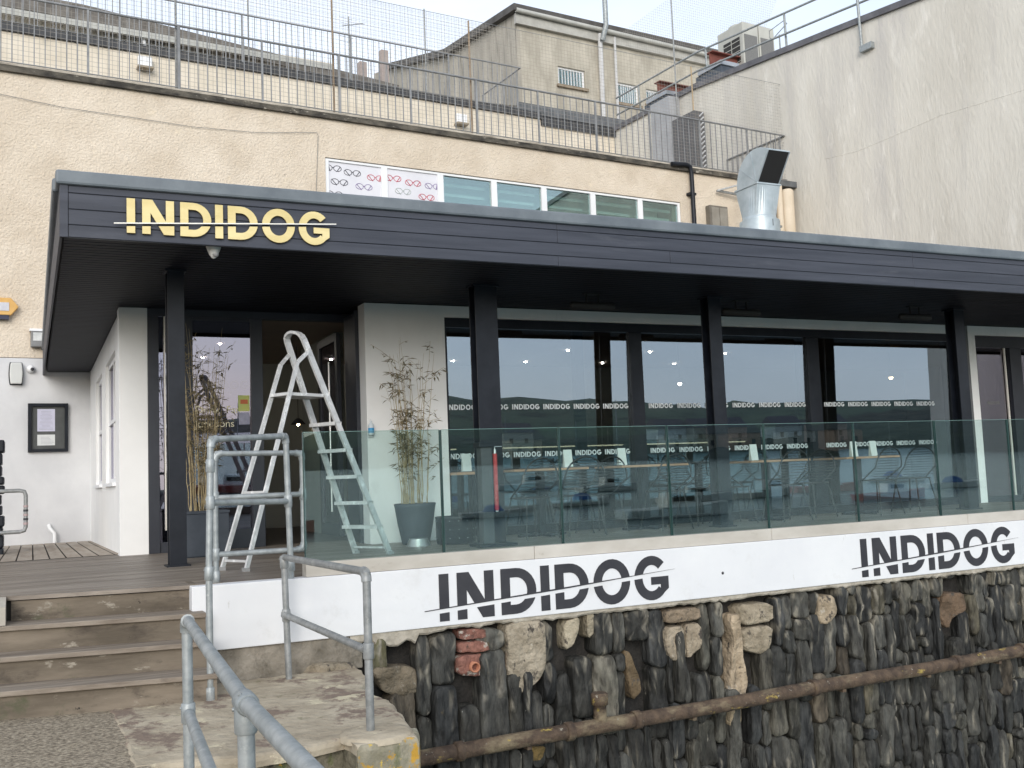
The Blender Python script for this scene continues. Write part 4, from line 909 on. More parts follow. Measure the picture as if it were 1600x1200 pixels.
# ================================================================ BACK BUILDING
bb=thing('cream_building','long cream roughcast building with an upper terrace behind the restaurant','building',tuple(B(6,0,0)))
SR=17.85
MB(BK).box(-14,5.24,0,.35,3.0,7.90).build('upper_wall',cream,bb)
w2=MB(BK); w2.box(5.24,14.20,0,.35,7.12,7.90); w2.box(5.24,14.20,0,.35,3.0,5.95); w2.box(14.20,SR,0,.35,3.0,7.90); w2.build('window_storey_wall',cream,bb)
MB(BK).box(-14,1.2,-.04,.35,-.4,2.985).build('white_lower_wall',mat('white_lower_paint',(.57,.575,.59),(.65,.655,.665),.8,1.4,bump=.25,bscale=10,stain=[((.50,.50,.49),2.5,.62,.2,(1,1,.5))]),bb,bevel=.01)
pr_=MB(BK); 
for i in range(38):
    s0=-14+i*.84; 
    if s0>SR: break
    pr_.box(s0,min(s0+.838,SR),-.07-.004*(i%2),.5,7.895,8.0)
pr_.build('parapet_edge',mat('mossy_parapet_edge',(.035,.032,.028),(.14,.125,.10),.95,3,bump=.6,bscale=20,bdist=.02,stretch=(1,1,2),stain=[((.40,.37,.31),5,.60,.08,(1,1,2))]),bb)
MB(BK).box(-14,SR,-.075,.35,8.002,8.03).build('parapet_trim',mat('pale_trim',(.55,.50,.42),(.25,.22,.18),.9,2.5),bb)
MB(BK).box(-14,SR,.5,7.4,7.6,7.95).build('terrace_floor',lead,bb)
MB(BK).box(-14,SR,7.4,7.7,7.9,11.755).build('setback_wall',cream2,bb)
dkf=mat('dark_flashing',(.025,.027,.03),(.055,.056,.06),.6,3); MB(BK).box(-14,15.0,7.33,7.9,11.76,11.96).build('setback_flashing',dkf,bb)
MB(BK).box(15.0,SR,7.33,7.9,11.56,11.84).build('setback_flashing',dkf,bb)
MB(BK).box(-14,30,7.7,11,11.2,11.7).build('setback_roof',lead,bb)
# strip of seven windows
wr=[(5.245,6.50),(6.50,7.77),(7.77,9.06),(9.06,10.33),(10.33,11.65),(11.65,13.0),(13.0,14.195)]
for i,(a,b) in enumerate(wr):
    f=MB(BK); z0,z1=5.97,7.105
    if i==0: a0_,b0_=a,b
    for (p,q_,r1,r2) in((a,a+.07,z0,z1),(b-.07,b,z0,z1),(a+.07,b-.07,z1-.045,z1),(a+.07,b-.07,z0,z0+.07)): f.box(p,q_,.02,.10,r1,r2)
    fo=f.build('upper_window',upvc,bb)
    MB(BK).box(a+.07,b-.07,.062,.068,z0+.07,z1-.06).build('pane',g_up,fo)
    if i>=2:
        bl_=MB(BK)
        for k in range(4):
            zz=6.98-k*.20
            bl_.box(a+.08,b-.08,.30+.05*k,.33+.05*k,zz-.06,zz)
        bl_.build('blind',mat('pale_blind',(.45,.50,.48),(.6,.62,.58),.8,2),fo)
        MB(BK).box(a,b,.9,.95,5.9,7.2).build('room_back',mat('teal_room',(.34,.46,.45),(.42,.52,.50),.9,1),fo)
    else:
        MB(BK).box(a+.07,b-.07,.05,.058,z0+.07,z1-.045).build('printed_panel',mat('white_print',(.66,.66,.70),(.72,.72,.76),.5,1.5),fo)
        cols=[('black_print',(.05,.05,.07)),('red_print',(.55,.06,.10)),('purple_print',(.28,.22,.40)),('faint_print',(.45,.50,.48))]
        lay=[[(-.02,6.93,0),(.42,6.88,0),(.95,6.83,1),(.12,6.66,0),(.68,6.62,2),(.0,6.40,0),(.42,6.36,1),(.95,6.32,1)],[(.02,6.87,1),(.50,6.82,1),(.98,6.80,2),(.25,6.62,3),(.82,6.55,1),(.02,6.32,1),(.50,6.28,0),(.98,6.25,1)]][i]
        for ci,(cn_,cc) in enumerate(cols):
            for dx,zz,c_ in lay:
                if c_!=ci: continue
                g=MB(BK); cx=a+.07+dx*.93; wd=.34
                for lx_ in(cx+.02,cx+.21):
                    pts=[(lx_+.082*math.cos(t),.047,zz+.058*math.sin(t)) for t in[k*math.pi/7 for k in range(15)]]
                    pts=[(min(max(x,a+.075),b-.075),y,z) for x,y,z in pts]; g.tube(pts,.0062,4,False)
                def cl(x): return min(max(x,a+.075),b-.075)
                g.tube([(cl(cx+.09),.047,zz+.01),(cl(cx+.14),.047,zz+.01)],.007,4,False)
                for sx,ex in((cx-.04,cx+.06),(cx+.27,cx+.19)): g.tube([(cl(sx),.0465,zz+.04),(cl(ex),.0465,zz-.07)],.007,4,False)
                if len(g.v): g.build('printed_spectacles',mat(cn_,cc,None,.6),fo)
MB(BK).box(13.0,14.2,.36,.40,5.9,7.2)
# terrace railing
def railing(name,label,s0,s1,t,z0,z1,step,ret=None):
    r=thing(name,label,'railing',tuple(B((s0+s1)/2,t,z0)))
    MB(BK).tube([(s0,t,z1),(s1,t,z1)],.024,8).build('top_rail',railm,r)
    s=s0; i=0
    while s<s1-.2:
        e=min(s+step,s1); g=MB(BK); n=max(1,round((e-s)/.172))
        for k in range(1,n): x=s+(e-s)*k/n; g.beam((x,t,z0+.06),(x,t,z1-.02),.016,.016,(0,1,0))
        g.beam((s,t,z0+.055),(e,t,z0+.055),.03,.012); g.build('railing_panel',railm,r)
        p=MB(BK); p.beam((s,t,z0-.05),(s,t,z1),.035 if i%2 else .045,.035,(0,1,0)); p.build('post',railm,r); s=e; i+=1
    if ret:
        q=MB(BK); q.tube([(s1,t,z1),(s1,t+ret,z1)],.022,6); n=int(ret/.2)
        for k in range(1,n+1): q.beam((s1,t+ret*k/n,z0),(s1,t+ret*k/n,z1),.016,.016,(0,1,0))
        q.build('return_rail',railm,r)
    return r
railing('terrace_railing','long grey vertical bar railing along the lower terrace edge',-3.8,SR-.03,.0,8.03,9.27,1.562,ret=2.2)
railing('terrace_railing','shorter grey bar railing on the upper roof behind the terrace',-.5,14.4,7.5,12.0,13.36,3.1,ret=2.5)
# netting
nm=netmat('bird_net',.085,.0055,(.30,.28,.25))
def net(name,label,pts,uv):
    o=MB().add(pts,[tuple(range(len(pts)))],local=False).build(name,nm,None,uv=uv); tag(o,label,'netting'); return o
net('bird_net','fine bird netting stretched up the front of the terrace',[B(-3.8,.06,8.0),B(SR,.06,8.0),B(SR,.06,10.68),B(-3.8,.06,10.55)],[(0,0),(21.65,0),(21.65,2.68),(0,2.55)])
q=[T_(x,y,5.0) for x,y in((958,60),(1044,-2),(1230,-40),(1190,60),(1060,115))]
net('bird_net','high slanting bird netting below the roof air units',[B(s,5.0,z) for s,z in q],q)
q=[T_(x,y,7.55) for x,y in((330,-60),(590,0),(735,32),(815,55),(815,108),(600,65),(400,25),(300,0))]
net('bird_net','bird netting above the upper roof railing',[B(s,7.55,z) for s,z in q],q)
w=MB(BK); w.tube([(-3.8,.06,10.55),(SR,.06,10.68)],.006,4,False); tag(w.build('net_wire',galvd),'taut wire along the top of the terrace netting','wire')
w=MB(BK); w.tube([(T_(x,y,-.03)[0],-.03,T_(x,y,-.03)[1]) for x,y in((-40,140),(0,147),(100,168),(210,184),(300,198),(400,207),(495,207),(497,212),(494,300))],.0045,5,False); tag(w.build('wall_cable',lead),'thin sagging cable across the cream wall above the gold sign','cable')
def pole(s,t,z0,z1,label,mt=galvd,r_=.022): 
    o=MB(BK).cyl((s,t,z0),(s,t,z1),r_,r_,8).build('net_pole',mt,None); tag(o,label,'pole',group='tall net poles on the terrace'); o.data.materials[0]=mt
brownp=mat('rust_brown_pole',(.26,.18,.11),(.36,.28,.2),.8,5)
pole(8.62,.1,7.95,10.62,'brownish net pole on the terrace left of the rear gable',brownp)
pole(5.49,.1,7.95,10.9,'net pole rising above the spectacles windows',brownp)
pole(2.42,.1,7.95,10.6,'net pole on the left part of the lower terrace')
pole(11.19,7.6,11.9,14.67,'thin net pole on the upper roof left of the gable')
pole(5.9,7.6,11.9,14.9,'thin net pole on the upper roof above the gold sign')
a=S_(1058,168,17.7); c=S_(1053,-30,17.7); pole(17.7,a[0],a[1]-.2,c[1],'tallest grey net pole above the cabinet doors')
a=S_(1083,180,17.7); c=S_(1079,103,17.7); pole(17.72,a[0],a[1]-1.5,c[1],'short tan net pole right of the cabinet doors',mat('tan_pole',(.42,.32,.2),None,.8))
# wall lights of the setback
for s,z,lb in((3.16,11.38,'left'),(12.14,11.2,'right')):
    r=thing('wall_light','small square white wall light on the '+lb+' of the terrace back wall','light',tuple(B(s,7.36,z)))
    MB(BK).box(s-.17,s+.17,7.22,7.39,z-.02,z+.26).build('lamp_head',upvc,r,bevel=.02); MB(BK).box(s-.19,s+.19,7.14,7.39,z-.07,z-.02).build('lamp_base',mat('tan_base',(.3,.25,.18),None,.7),r)
# downpipe, vent, brackets
r=thing('downpipe','black downpipe dropping from the parapet right of the upper windows','pipe',tuple(B(14.5,-.1,7)))
MB(BK).tube([(13.9,-.12,8.0),(14.35,-.12,8.04),(14.47,-.12,8.0),(14.5,-.12,7.8),(14.5,-.12,5.9)],.055,10).build('pipe',postm,r)
MB(BK).box(14.40,14.60,-.14,0,7.3,7.36).build('pipe_clip',postm,r)
r=thing('wall_vent','brown louvred vent box on the cream wall beside the duct','vent',tuple(B(15.3,-.1,6.8)))
v=MB(BK); v.box(14.98,15.56,-.16,0,6.35,7.10); v.build('vent_box',mat('brown_vent',(.13,.115,.095),(.2,.18,.15),.7,4),r,bevel=.01)
v=MB(BK); v.box(15.03,15.27,-.175,-.16,6.4,7.05); v.box(15.29,15.53,-.175,-.16,6.4,7.05); v.build('vent_flap',mat('vent_grey',(.22,.2,.17),(.3,.28,.24),.6,4),r)
r=thing('pipe_bracket','galvanised angle bracket frame on the wall beside the duct','bracket',tuple(B(15.9,-.1,7)))
v=MB(BK); v.beam((15.75,-.5,6.3),(15.75,-.5,7.75),.05,.05,(0,1,0)); v.beam((15.3,-.1,7.5),(15.9,-.5,7.65),.04,.04); v.beam((15.3,-.1,7.5),(17.0,-.3,7.35),.05,.05); v.beam((15.75,-.5,6.75),(17.0,-.5,6.65),.05,.05); v.build('bracket_frame',galvd,r)
for s,rr,z1,lb in((17.28,.08,8.05,'thin'),(17.55,.17,7.75,'thick')):
    r=thing('cream_pipe',lb+' cream painted vertical pipe beside the grey render wall','pipe',tuple(B(s,-.2,6)))
    MB(BK).tube([(s,-.22,3.5),(s,-.22,z1-.06),(s,-.22,z1-.02),(s,-.22,z1)],rr,14,True,[rr,rr,rr*.8,rr*.2]).build('pipe',creamp,r); MB(BK).box(s-rr-.02,s+rr+.02,-.1,.0,6.9,6.96).build('pipe_clip',creamp,r)
MB(BK).box(17.0,17.9,-.30,-.01,7.80,7.95).build('drip_ledge',lead,bb)
# ================================================================ DUCT
dc=thing('extract_duct','big galvanised cowled extract duct rising from the restaurant roof','duct',(10.84,13.0,3.15))
cx,cy=10.795,12.96; rr=.325
MB().lathe((cx,cy,3.1),[(rr,0),(rr,1.58),(rr,1.585),(rr-.05,1.59)],40).build('round_duct',ductm,dc)
MB().box(cx-.006,cx+.006,cy-rr-.004,cy-rr+.01,4.55,4.66).build('duct_clip',lead,dc)
zt=4.685; zb=5.26; hx,y0_,y1_=.215,12.70,13.215; n=40
MB().lathe((cx,cy,zt),[(.272,0),(.278,.04),(.272,.05),(.268,.07)],40).build('neck_ring',ductm,dc)
ring=[(cx+.268*math.cos(2*math.pi*k/n),cy+.268*math.sin(2*math.pi*k/n),zt+.06) for k in range(n)]; sq=[]
for k in range(n):
    c_,s_=math.cos(2*math.pi*(k)/n),math.sin(2*math.pi*(k)/n); k2=1/max(abs(c_),abs(s_)); sq.append((cx+c_*k2*.235,(y0_+y1_)/2+s_*k2*.275,zb-.02))
MB().add(ring+sq,[(k,(k+1)%n,(k+1)%n+n,k+n) for k in range(n)],False).build('transition',ductm,dc)
MB().box(cx-.25,cx+.25,y0_-.03,y1_+.03,zb-.022,zb+.004).build('flange',ductm,dc)
ctr=(y0_,zb); o_=[]
for k in range(0,14):
    a=R_(k*9.6); rr_=.515+.045*math.sin(a); o_.append((ctr[0]+rr_*math.cos(a),ctr[1]+rr_*math.sin(a)))
tip=o_[-1]
xa_,xb_=cx-hx,cx+hx; k=len(o_)+1
vs=[(x,y,z) for x in(xa_,xb_) for y,z in o_+[ctr]]
hood=MB(); hood.add(vs,[tuple(range(k)),tuple(range(k,2*k))[::-1]]+[(i,i+k,i+1+k,i+1) for i in range(k-2)]); ho=hood.build('cowl_hood',ductm,dc)
g=.012; nv=V((0,-(tip[1]-ctr[1]),(tip[0]-ctr[0]))).normalized()*.006
if nv.y>0: nv=-nv
m=MB(); m.prism([(xa_+g,ctr[0],ctr[1]),(xb_-g,ctr[0],ctr[1]),(xb_-g,tip[0],tip[1]),(xa_+g,tip[0],tip[1])],nv); m.build('cowl_mouth',rubber,ho)
m=MB()
for x in(xa_,xb_): m.beam((x,ctr[0],ctr[1]),(x,tip[0],tip[1]),.022,.022,(1,0,0))
m.beam((xa_,ctr[0],ctr[1]),(xb_,ctr[0],ctr[1]),.02,.02); m.beam((xa_,tip[0],tip[1]),(xb_,tip[0],tip[1]),.02,.02); m.build('cowl_rim',ductm,ho)
m=MB()
for q in(4,8): m.beam((xa_-.003,ctr[0]+.02,ctr[1]+.02),(xa_-.003,o_[q][0],o_[q][1]),.010,.008,(1,0,0))
m.build('hood_seam',ductm,ho)
# ================================================================ GREY SIDE BUILDING
gb=thing('grey_building','tall grey weathered render building at the right with guard rail on its roof','building',tuple(B(20,0,0)))
prof=[(-15,10.0),(-3.914,11.10),(-1.83,11.30),(.37,11.5),(3.355,11.76),(7.5,11.78),(11,11.78)]
m=MB(BK); m.prism([(SR,t,z) for t,z in [(-15,-.5)]+prof+[(11,-.5)]],(8,0,0)); m.build('side_wall',greyrender,gb)
m=MB(BK)
for (t0,z0),(t1,z1) in zip(prof,prof[1:]): m.prism([(SR-.07,t0,z0-.02),(SR-.07,t1,z1-.02),(SR-.07,t1,z1+.13),(SR-.07,t0,z0+.13)],(.5,0,0))
m.build('roof_coping',mat('dark_coping',(.09,.09,.10),(.15,.15,.165),.6,3),gb)
# raised crack ridge across the render
rg=[S_(x,y,SR-.005) for x,y in((1290,248),(1340,236),(1406,208),(1470,180),(1530,162),(1600,140),(1660,120))]
m=MB(BK); m.tube([(SR+.004,t,z) for t,z in rg],.010,5,False); m.build('render_seam',greyrender,gb)
# cabinets on the side wall of the terrace
cb=thing('terrace_cabinet','tall grey cabinet with dark door standing on the terrace corner','cabinet',tuple(B(17.6,4,8)))
a=S_(1052,160,17.6);b_=S_(1022,165,17.6);c_=S_(1090,178,17.6)
m=MB(BK); m.box(17.45,SR-.01,a[0],b_[0],8.0,11.75); m.build('cabinet_body',mat('pale_grey_door',(.33,.34,.36),(.4,.41,.43),.6,2),cb)
m=MB(BK); m.box(17.47,SR-.01,c_[0],a[0]-.02,8.0,10.95); m.build('dark_door',mat('slate_door',(.085,.085,.09),(.12,.12,.125),.6,2),cb)
m=MB(BK); m.tube([(17.42,a[0]+.1,9.3),(17.42,a[0]+.1,9.5)],.02,6); m.build('handle',steel,cb)
m=MB(BK)
for k in range(20): m.beam((17.6,c_[0]-.08,8.1+k*.14),(17.6,c_[0]-.24,8.16+k*.14),.03,.03)
o=m.build('coiled_hose',upvc); tag(o,'white coiled spring hanging beside the dark cabinet door','hose')
# roof guard rail
gr=thing('roof_guard_rail','two tube guard rail along the sloping edge of the grey roof','railing',tuple(B(17.9,2,12)))
def rz_(t,base): 
    for (t0,z0),(t1,z1) in zip(prof,prof[1:]):
        if t0<=t<=t1: return z0+(z1-z0)*(t-t0)/(t1-t0)+base
    return 12
for dz,nm_ in((1.08,'top_rail'),(.52,'mid_rail')): MB(BK).tube([(SR+.05,t,rz_(t,dz)) for t in(7.3,5.5,3.3,.4,-1.8,-3.9,-8)],.03,8).build(nm_,galv,gr)
for t in(6.1,2.9,-.2,-4.4): MB(BK).tube([(SR+.05,t,rz_(t,1.1)),(SR+.2,t+.12,rz_(t,.05))],.03,8).build('stanchion',galv,gr)
a=S_(1346,75,SR-.1); MB(BK).tube([(SR-.08,a[0],a[1]),(SR-.08,a[0]+.05,a[1]+1.9)],.035,8).build('stanchion',galv,gr)
MB(BK).box(SR-.12,SR-.002,a[0]-.3,a[0]+.05,a[1]-.1,a[1]+.05).build('fixing_plate',galv,gr)
# oxide beams, cowls, AC units
for (px,py,lb,gs) in((1130,120,'nearer',18.1),(1045,165,'farther',18.1)):
    t,z=S_(px,py,gs); r=thing('roof_duct_box','slate blue flashed box on the roof edge, the '+lb+' of two','roof box',tuple(B(gs,t,z)))
    m=MB(BK); m.box(gs-.15,gs+.45,t-.1,t+1.0,z-.2,z+.30); m.build('box',cowlm,r); m=MB(BK); m.box(gs-.2,gs+.5,t-.15,t+.85,z+.30,z+.42); m.build('cap',mat('pale_cap',(.3,.33,.37),(.36,.39,.43),.5,3),r)
    r=thing('steel_beam','red oxide steel beam above the '+lb+' flashed roof box','beam',tuple(B(gs,t,z+.5))); m=MB(BK)
    z2=z+.62; t2=t+.75
    m.box(18.3,21.3,t2-.15,t2+.15,z2+.42,z2+.45); m.box(18.3,21.3,t2-.01,t2+.01,z2,z2+.42); m.box(18.3,21.3,t2-.15,t2+.15,z2-.03,z2); m.build('beam',redox,r)
for i,(s,t,z,lb) in enumerate(((19.4,2.90,12.62,'front'),(20.06,2.90,12.62,'rear'))):
    r=thing('air_unit','beige rooftop air conditioning unit with dark grilles, the '+lb+' one','air conditioner',tuple(B(s,t,z)),'air conditioning units on the grey roof')
    W_=.62; H_=1.30
    m=MB(BK); m.box(s,s+W_,t,t+1.1,z,z+H_); m.build('casing',acm,r,bevel=.02)
    m=MB(BK); m.box(s-.012,s-.002,t+.14,t+.84,z+.1,z+.88); m.build('grille',dark,r)
    m=MB(BK)
    for k in range(5): m.box(s-.02,s-.013,t+.12,t+.86,z+.12+k*.16,z+.14+k*.16)
    m.box(s-.022,s-.012,t+.48,t+.50,z+.1,z+.88); m.build('grille_bars',acm,r)
    m=MB(BK); m.box(s+.05,s+W_-.06,t-.012,t-.002,z+.04,z+.92); m.build('coil_face',mat('grey_coil',(.10,.10,.10),(.22,.22,.21),.7,40,stretch=(20,1,1)),r)
    m=MB(BK); m.lathe((s+W_/2,t+.5,z+H_),[(.30,0),(.30,.05),(.26,.08),(.001,.08)],20) ; m.build('fan_top',acm,r)
# roof aerial by the guard rail
t,z=S_(1218,60,18.3); r=thing('roof_aerial','small hooped aerial on the grey roof beside the guard rail','aerial',tuple(B(18.3,t,z))); m=MB(BK); m.cyl((18.3,t,z-.6),(18.3,t,z+.1),.02); m.tube([(18.3,t+.35,z+.15),(18.3,t+.35,z+.35),(18.3,t-.2,z+.42),(18.3,t-.3,z+.3),(18.3,t+.25,z+.08),(18.3,t+.35,z+.15)],.012,5); m.build('aerial',galvd,r)
# ================================================================ REAR GABLED BUILDING
rb=thing('rear_building','grey cream rear building with sloping verge and small barred windows','building',tuple(B(20,14,12)))
m=MB(BK); m.prism([(16.42,11,11.0),(16.42,24,11.0),(16.42,24,19.7),(16.42,22.4,19.35),(16.42,16.3,17.6),(16.42,11,17.1)],(.15,0,0)); m.build('gable_wall',streak,rb)
fw3=MB(BK); fz=17.0
wins=[(18.12,19.30,14.72,15.42),(20.77,21.75,14.45,15.25),(22.1,22.85,14.6,15.2)]
xs_=[16.571,18.12,19.30,20.77,21.75,22.1,22.85,28]
for i in range(0,7):
    a,b=xs_[i],xs_[i+1]
    wn=[w_ for w_ in wins if abs(w_[0]-a)<1e-6]
    if wn: fw3.box(a,b,11,11.3,11,wn[0][2]); fw3.box(a,b,11,11.3,wn[0][3],fz)
    else: fw3.box(a,b,11,11.3,11,fz)
fw3.build('front_wall',mat('pebbledash_rear',(.36,.33,.27),(.52,.48,.40),.95,2,bump=.6,bscale=20,bdist=.03,stretch=(1,1,.4),stain=[((.2,.18,.14),3,.62,.15,(1,1,.15))]),rb)
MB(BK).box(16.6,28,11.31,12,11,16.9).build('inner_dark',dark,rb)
for a,b,c_,d in wins:
    f=MB(BK)
    for (p,q_,r1,r2) in((a,a+.08,c_,d),(b-.08,b,c_,d),(a+.08,b-.08,d-.07,d),(a+.08,b-.08,c_,c_+.08)): f.box(p,q_,11.08,11.15,r1,r2)
    fo=f.build('window',upvc,rb); g=MB(BK)
    for k in range(1,8): x=a+.08+(b-a-.16)*k/8; g.box(x-.012,x+.012,11.04,11.06,c_+.08,d-.07)
    g.build('window_bars',upvc,fo); MB(BK).box(a+.08,b-.08,11.11,11.12,c_+.08,d-.07).build('pane',g_up,fo)
    MB(BK).box(a-.08,b+.08,10.9,11.08,c_-.10,c_-.003).build('sill',mat('brown_sill',(.2,.15,.1),(.3,.24,.17),.8,4),fo)
m=MB(BK); m.prism([(16.2,10.7,17.02),(16.2,16.3,17.52),(16.2,22.4,19.25),(16.2,22.4,19.5),(16.2,16.3,17.8),(16.2,10.7,17.26)],(12,0,0)); m.build('roof',mat('dark_verge',(.06,.055,.05),(.10,.095,.09),.8,3),rb)
m=MB(BK); m.box(16.35,28,10.85,10.99,16.62,17.0); m.build('fascia',mat('dull_fascia',(.36,.35,.32),(.46,.45,.41),.7,3),rb)
m=MB(BK); m.tube([(16.3,10.75,17.05),(28,10.75,16.95)],.085,10); m.build('gutter',mat('grey_gutter',(.4,.4,.37),(.5,.5,.46),.6,3),rb)
for s in(19.95,20.62): MB(BK).tube([(s,10.85,16.9),(s,10.88,13),(s,10.88,11.8)],.09 if s<20.2 else .05,10).build('downpipe',mat('pale_pipe',(.5,.5,.5),(.6,.6,.6),.6,3),rb)
MB(BK).tube([(19.95,10.7,16.6),(20.0,10.5,17.1),(20.0,10.5,18.2)],.10,10).build('flue',galv,rb)
# low lean-to roof in front
lr=thing('lean_to_roof','low mossy lean-to roof behind the terrace wall','roof',tuple(B(16.5,8.5,12)))
m=MB(BK); m.prism([(14.6,8.0,11.9),(14.6,10.9,11.9),(14.6,10.9,13.5),(14.6,8.0,12.35)],(6,0,0)); m.build('slates',mat('mossy_slates',(.06,.055,.045),(.17,.12,.07),.9,3,bump=.6,bscale=15,bdist=.03),lr)
m=MB(BK); m.box(14.5,20.7,7.92,7.99,12.12,12.45); m.build('edge_board',lead,lr)
# long low building behind the left terrace
lo=thing('left_rear_building','long low cream building with dark flat roof behind the upper railing','building',tuple(B(3,11,12)))
MB(BK).box(-14,9.2,10.0,10.3,11.5,13.55).build('wall',cream2,lo)
m=MB(BK); m.prism([(-14,9.6,13.95),(2.0,9.6,13.80),(11.2,9.6,13.05),(11.2,9.6,12.85),(2.0,9.6,13.35),(-14,9.6,13.5)],(0,.8,0)); m.build('roof_edge',mat('slate_roof_edge',(.11,.10,.09),(.2,.185,.165),.9,3,bump=.5,bscale=12),lo)
m=MB(BK); m.box(-14,9.0,9.55,9.62,13.15,13.32); m.build('gutter',mat('grey_gutter',(.4,.4,.37),(.5,.5,.46),.6,3),lo)
for a,b in((1.3,2.6),(2.9,4.2)):
    f=MB(BK); f.box(a,b,9.93,9.99,12.1,12.75); fo=f.build('window',upvc,lo); MB(BK).box(a+.08,b-.08,9.91,9.925,12.18,12.68).build('pane',dark,fo)
MB(BK).tube([(3.55,9.7,13.3),(3.6,9.7,12.9),(3.85,9.9,12.6),(3.85,9.9,11.9)],.05,8).build('downpipe',upvc,lo)
# TV aerial
s,z=T_(547,118,7.6); r=thing('tv_aerial','bristling television aerial on a mast above the upper railing','aerial',tuple(B(s,7.6,12)))
MB(BK).cyl((s,7.6,11.9),(s,7.6,13.95),.02).build('mast',galvd,r)
m=MB(BK); A0=V((s-.25,7.4,13.55)); A1=V((s+.55,7.9,13.98)); m.tube([A0,A1],.012,5)
for k in range(13):
    c_=A0.lerp(A1,k/12); l_=.22-.008*k; m.tube([c_-V((-.3*l_,l_,0))*.8-V((0,0,.05)),c_+V((-.3*l_,l_,0))*.8+V((0,0,.05))],.005,4)
for zz in(13.2,13.35,13.75,13.9): m.tube([(s-.28,7.6,zz),(s+.12,7.6,zz-.03)],.005,4)
m.build('aerial',galvd,r)
# chimney pots behind
for px,lb in((600,'taller'),(566,'shorter')):
    s,z=T_(px,105,10.5); r=MB(BK).box(s-.12,s+.12,10.4,10.64,12.9,T_(px,80 if px==600 else 98,10.5)[1]).build('roof_stub',mat('pinkish_stub',(.33,.27,.25),(.4,.34,.31),.8,3)); tag(r,lb+' of two square stubs standing behind the upper railing','chimney')
# ================================================================ LEFT FOREGROUND WALL FITTINGS
fr_=thing('menu_case','black framed outdoor menu case on the white wall','menu case',tuple(B(.24,-.05,1.8)))
m=MB(BK); s0,s1,z0,z1=-.068,.545,1.41,2.222
for a,b,c_,d in((s0,s0+.05,z0,z1),(s1-.05,s1,z0,z1),(s0+.05,s1-.05,z0,z0+.05),(s0+.05,s1-.05,z1-.05,z1)): m.box(a,b,-.11,-.041,c_,d)
m.build('case_frame',postm,fr_); MB(BK).box(s0+.05,s1-.05,-.06,-.042,z0+.05,z1-.05).build('back_panel',mat('case_back',(.05,.055,.055),(.08,.085,.085),.6,3),fr_)
pg=MB(BK).box(.075,.345,-.064,-.061,1.755,2.13).build('menu_sheet',mat('lilac_paper',(.50,.50,.62),(.54,.54,.66),.7,9),fr_)
pg2=MB(BK).box(.075,.345,-.064,-.061,1.52,1.70).build('menu_sheet',mat('white_paper',(.6,.62,.62),(.64,.66,.66),.7,9),fr_)
m=MB(BK); rnd=random.Random(2)
for k in range(14): l_=rnd.uniform(.06,.11); m.box(.21-l_,.21+l_,-.066,-.0645,1.785+k*.023,1.789+k*.023)
m.build('menu_print',mat('grey_print',(.28,.28,.33),None,.8),fr_); m=MB(BK)
for k in range(6): m.box(.13,.13+rnd.uniform(.1,.2),-.066,-.0645,1.545+k*.022,1.549+k*.022)
m.build('menu_print',mat('grey_print',(.28,.28,.33),None,.8),fr_)
lm=thing('wall_lamp','pale bowed wall lamp beside the small dome camera','lamp',tuple(B(-.25,-.05,2.7)))
def bow(s,z,w_,h_,t0,t1,mt,nm,par):
    p=[]
    for k in range(13):
        a=-math.pi/2+math.pi*k/12; p.append((s+w_/2*(.82+.18*math.cos(a*.9)),z+h_/2*math.sin(a)*1.0 if 0 else z-h_/2+h_*k/12))
    for k in range(13): 
        a=-math.pi/2+math.pi*k/12; p.append((s-w_/2*(.82+.18*math.cos(a*.9)),z+h_/2-h_*k/12))
    m=MB(BK); m.prism([(x,t0,zz) for x,zz in p],(0,t1-t0,0)); return m.build(nm,mt,par,bevel=.012)
bow(-.25,2.72,.22,.38,-.07,-.041,postm,'lamp_back',lm); bow(-.25,2.72,.19,.35,-.16,-.072,mat('opal_diffuser',(.58,.59,.57),(.62,.63,.61),.4,2),'diffuser',lm)
m=thing('security_camera','small round camera on the white wall right of the pale lamp','camera',tuple(B(-.03,-.06,2.78)))
q=MB(BK); q.lathe(tuple(V((-.03,-.05,2.80))),[(.001,-.10),(.04,-.09),(.062,-.05),(.065,.0),(.065,.01)],18,'y'); q.build('housing',upvc,m); q=MB(BK); q.lathe((-.01,-.145,2.79),[(.001,-.01),(.028,-.006),(.03,.01)],12,'y'); q.build('lens',blackp,m)
fl=thing('floodlight','small square floodlight under the canopy edge on the cream wall','light',tuple(B(.07,-.1,3.3)))
q=MB(BK); q.box(-.03,.19,-.14,-.01,3.17,3.43); q.build('body',mat('flood_grey',(.16,.16,.16),(.22,.22,.22),.5,4),fl,bevel=.01); q=MB(BK); q.box(0,.16,-.15,-.141,3.27,3.41); q.build('reflector',mat('flood_glass',(.45,.46,.45),(.62,.62,.6),.2,9),fl)
q=MB(BK); q.box(-.05,.24,-.12,0,3.44,3.48); q.build('bracket',upvc,fl)
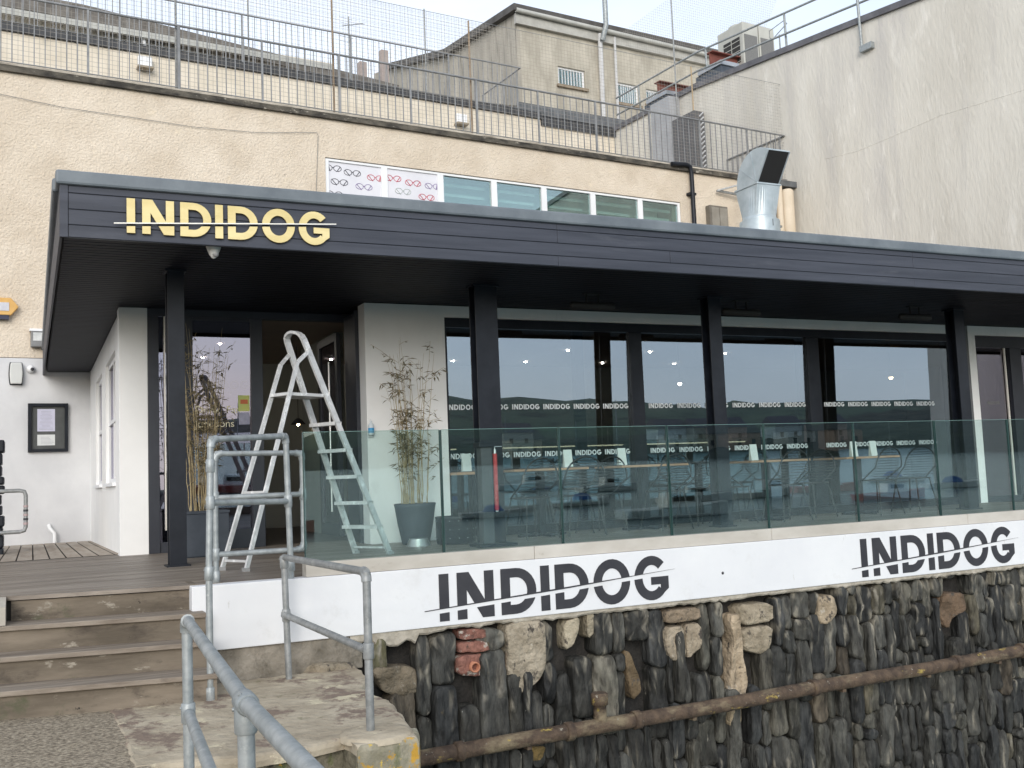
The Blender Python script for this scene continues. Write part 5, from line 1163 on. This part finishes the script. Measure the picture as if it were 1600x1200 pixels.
ab=thing('alarm_box','orange hexagonal alarm box on the cream wall','alarm',tuple(B(-.35,-.1,3.8)))
q=MB(BK); q.prism([(-.75,-.12,3.84),(-.62,-.12,3.98),(-.33,-.12,3.98),(-.215,-.12,3.835),(-.33,-.12,3.69),(-.62,-.12,3.69)],(0,.11,0)); q.build('cover',mat('alarm_orange',(.60,.33,.08),(.68,.42,.14),.5,3),ab,bevel=.012)
q=MB(BK); q.box(-.60,-.36,-.13,-.121,3.76,3.90); q.build('badge',mat('alarm_badge',(.5,.5,.55),(.6,.6,.63),.5,14),ab); q=MB(BK); q.box(-.58,-.36,-.11,-.02,3.62,3.688); q.build('strobe',mat('navy_lens',(.02,.02,.05),None,.3),ab)
sp=thing('white_pipe_stub','short white waste pipe at the foot of the white wall','pipe',tuple(B(.3,-.1,0)))
q=MB(BK); q.tube([(.25,-.06,.20),(.27,-.10,.13),(.33,-.13,.06),(.335,-.13,-.10)],.03,10); q.build('pipe',upvc,sp)
bs=thing('black_pier','black painted rough stone pier at the left edge','pier',(-.52,14.7,0)); q=MB(); rnd=random.Random(5)
z=-.1
while z<1.28:
    h_=rnd.uniform(.10,.17); o_=rnd.uniform(-.02,.02); q.box(-1.2,-.335+o_,14.6+rnd.uniform(-.02,.02),15.0,z,z+h_-.008); z+=h_
q.build('blocks',postm,bs,bevel=.02)
hr=thing('handrail','short looped grey handrail with striped tape at the left edge','handrail',(-.3,14.4,.5)); q=MB()
q.tube([(-1.2,14.5,.765),(-.14,14.5,.765),(-.085,14.5,.75),(-.07,14.5,.70),(-.07,14.5,.30),(-.085,14.5,.255),(-.14,14.5,.24),(-1.2,14.5,.24)],.026,10); q.build('tube',galvd,hr)
for k in range(5):
    q=MB(); q.cyl((-.07,14.5,.33+k*.055),(-.07,14.5,.357+k*.055),.0295); q.build('tape_stripe',blackp if k%2 else mat('pink_tape',(.4,.3,.3),None,.6),hr)
MB().box(-.16,-.08,14.5,18.7,.22,.26) 
for o in list(bpy.data.objects):
    if o.type=='MESH' and len(o.data.polygons)==0: bpy.data.objects.remove(o)
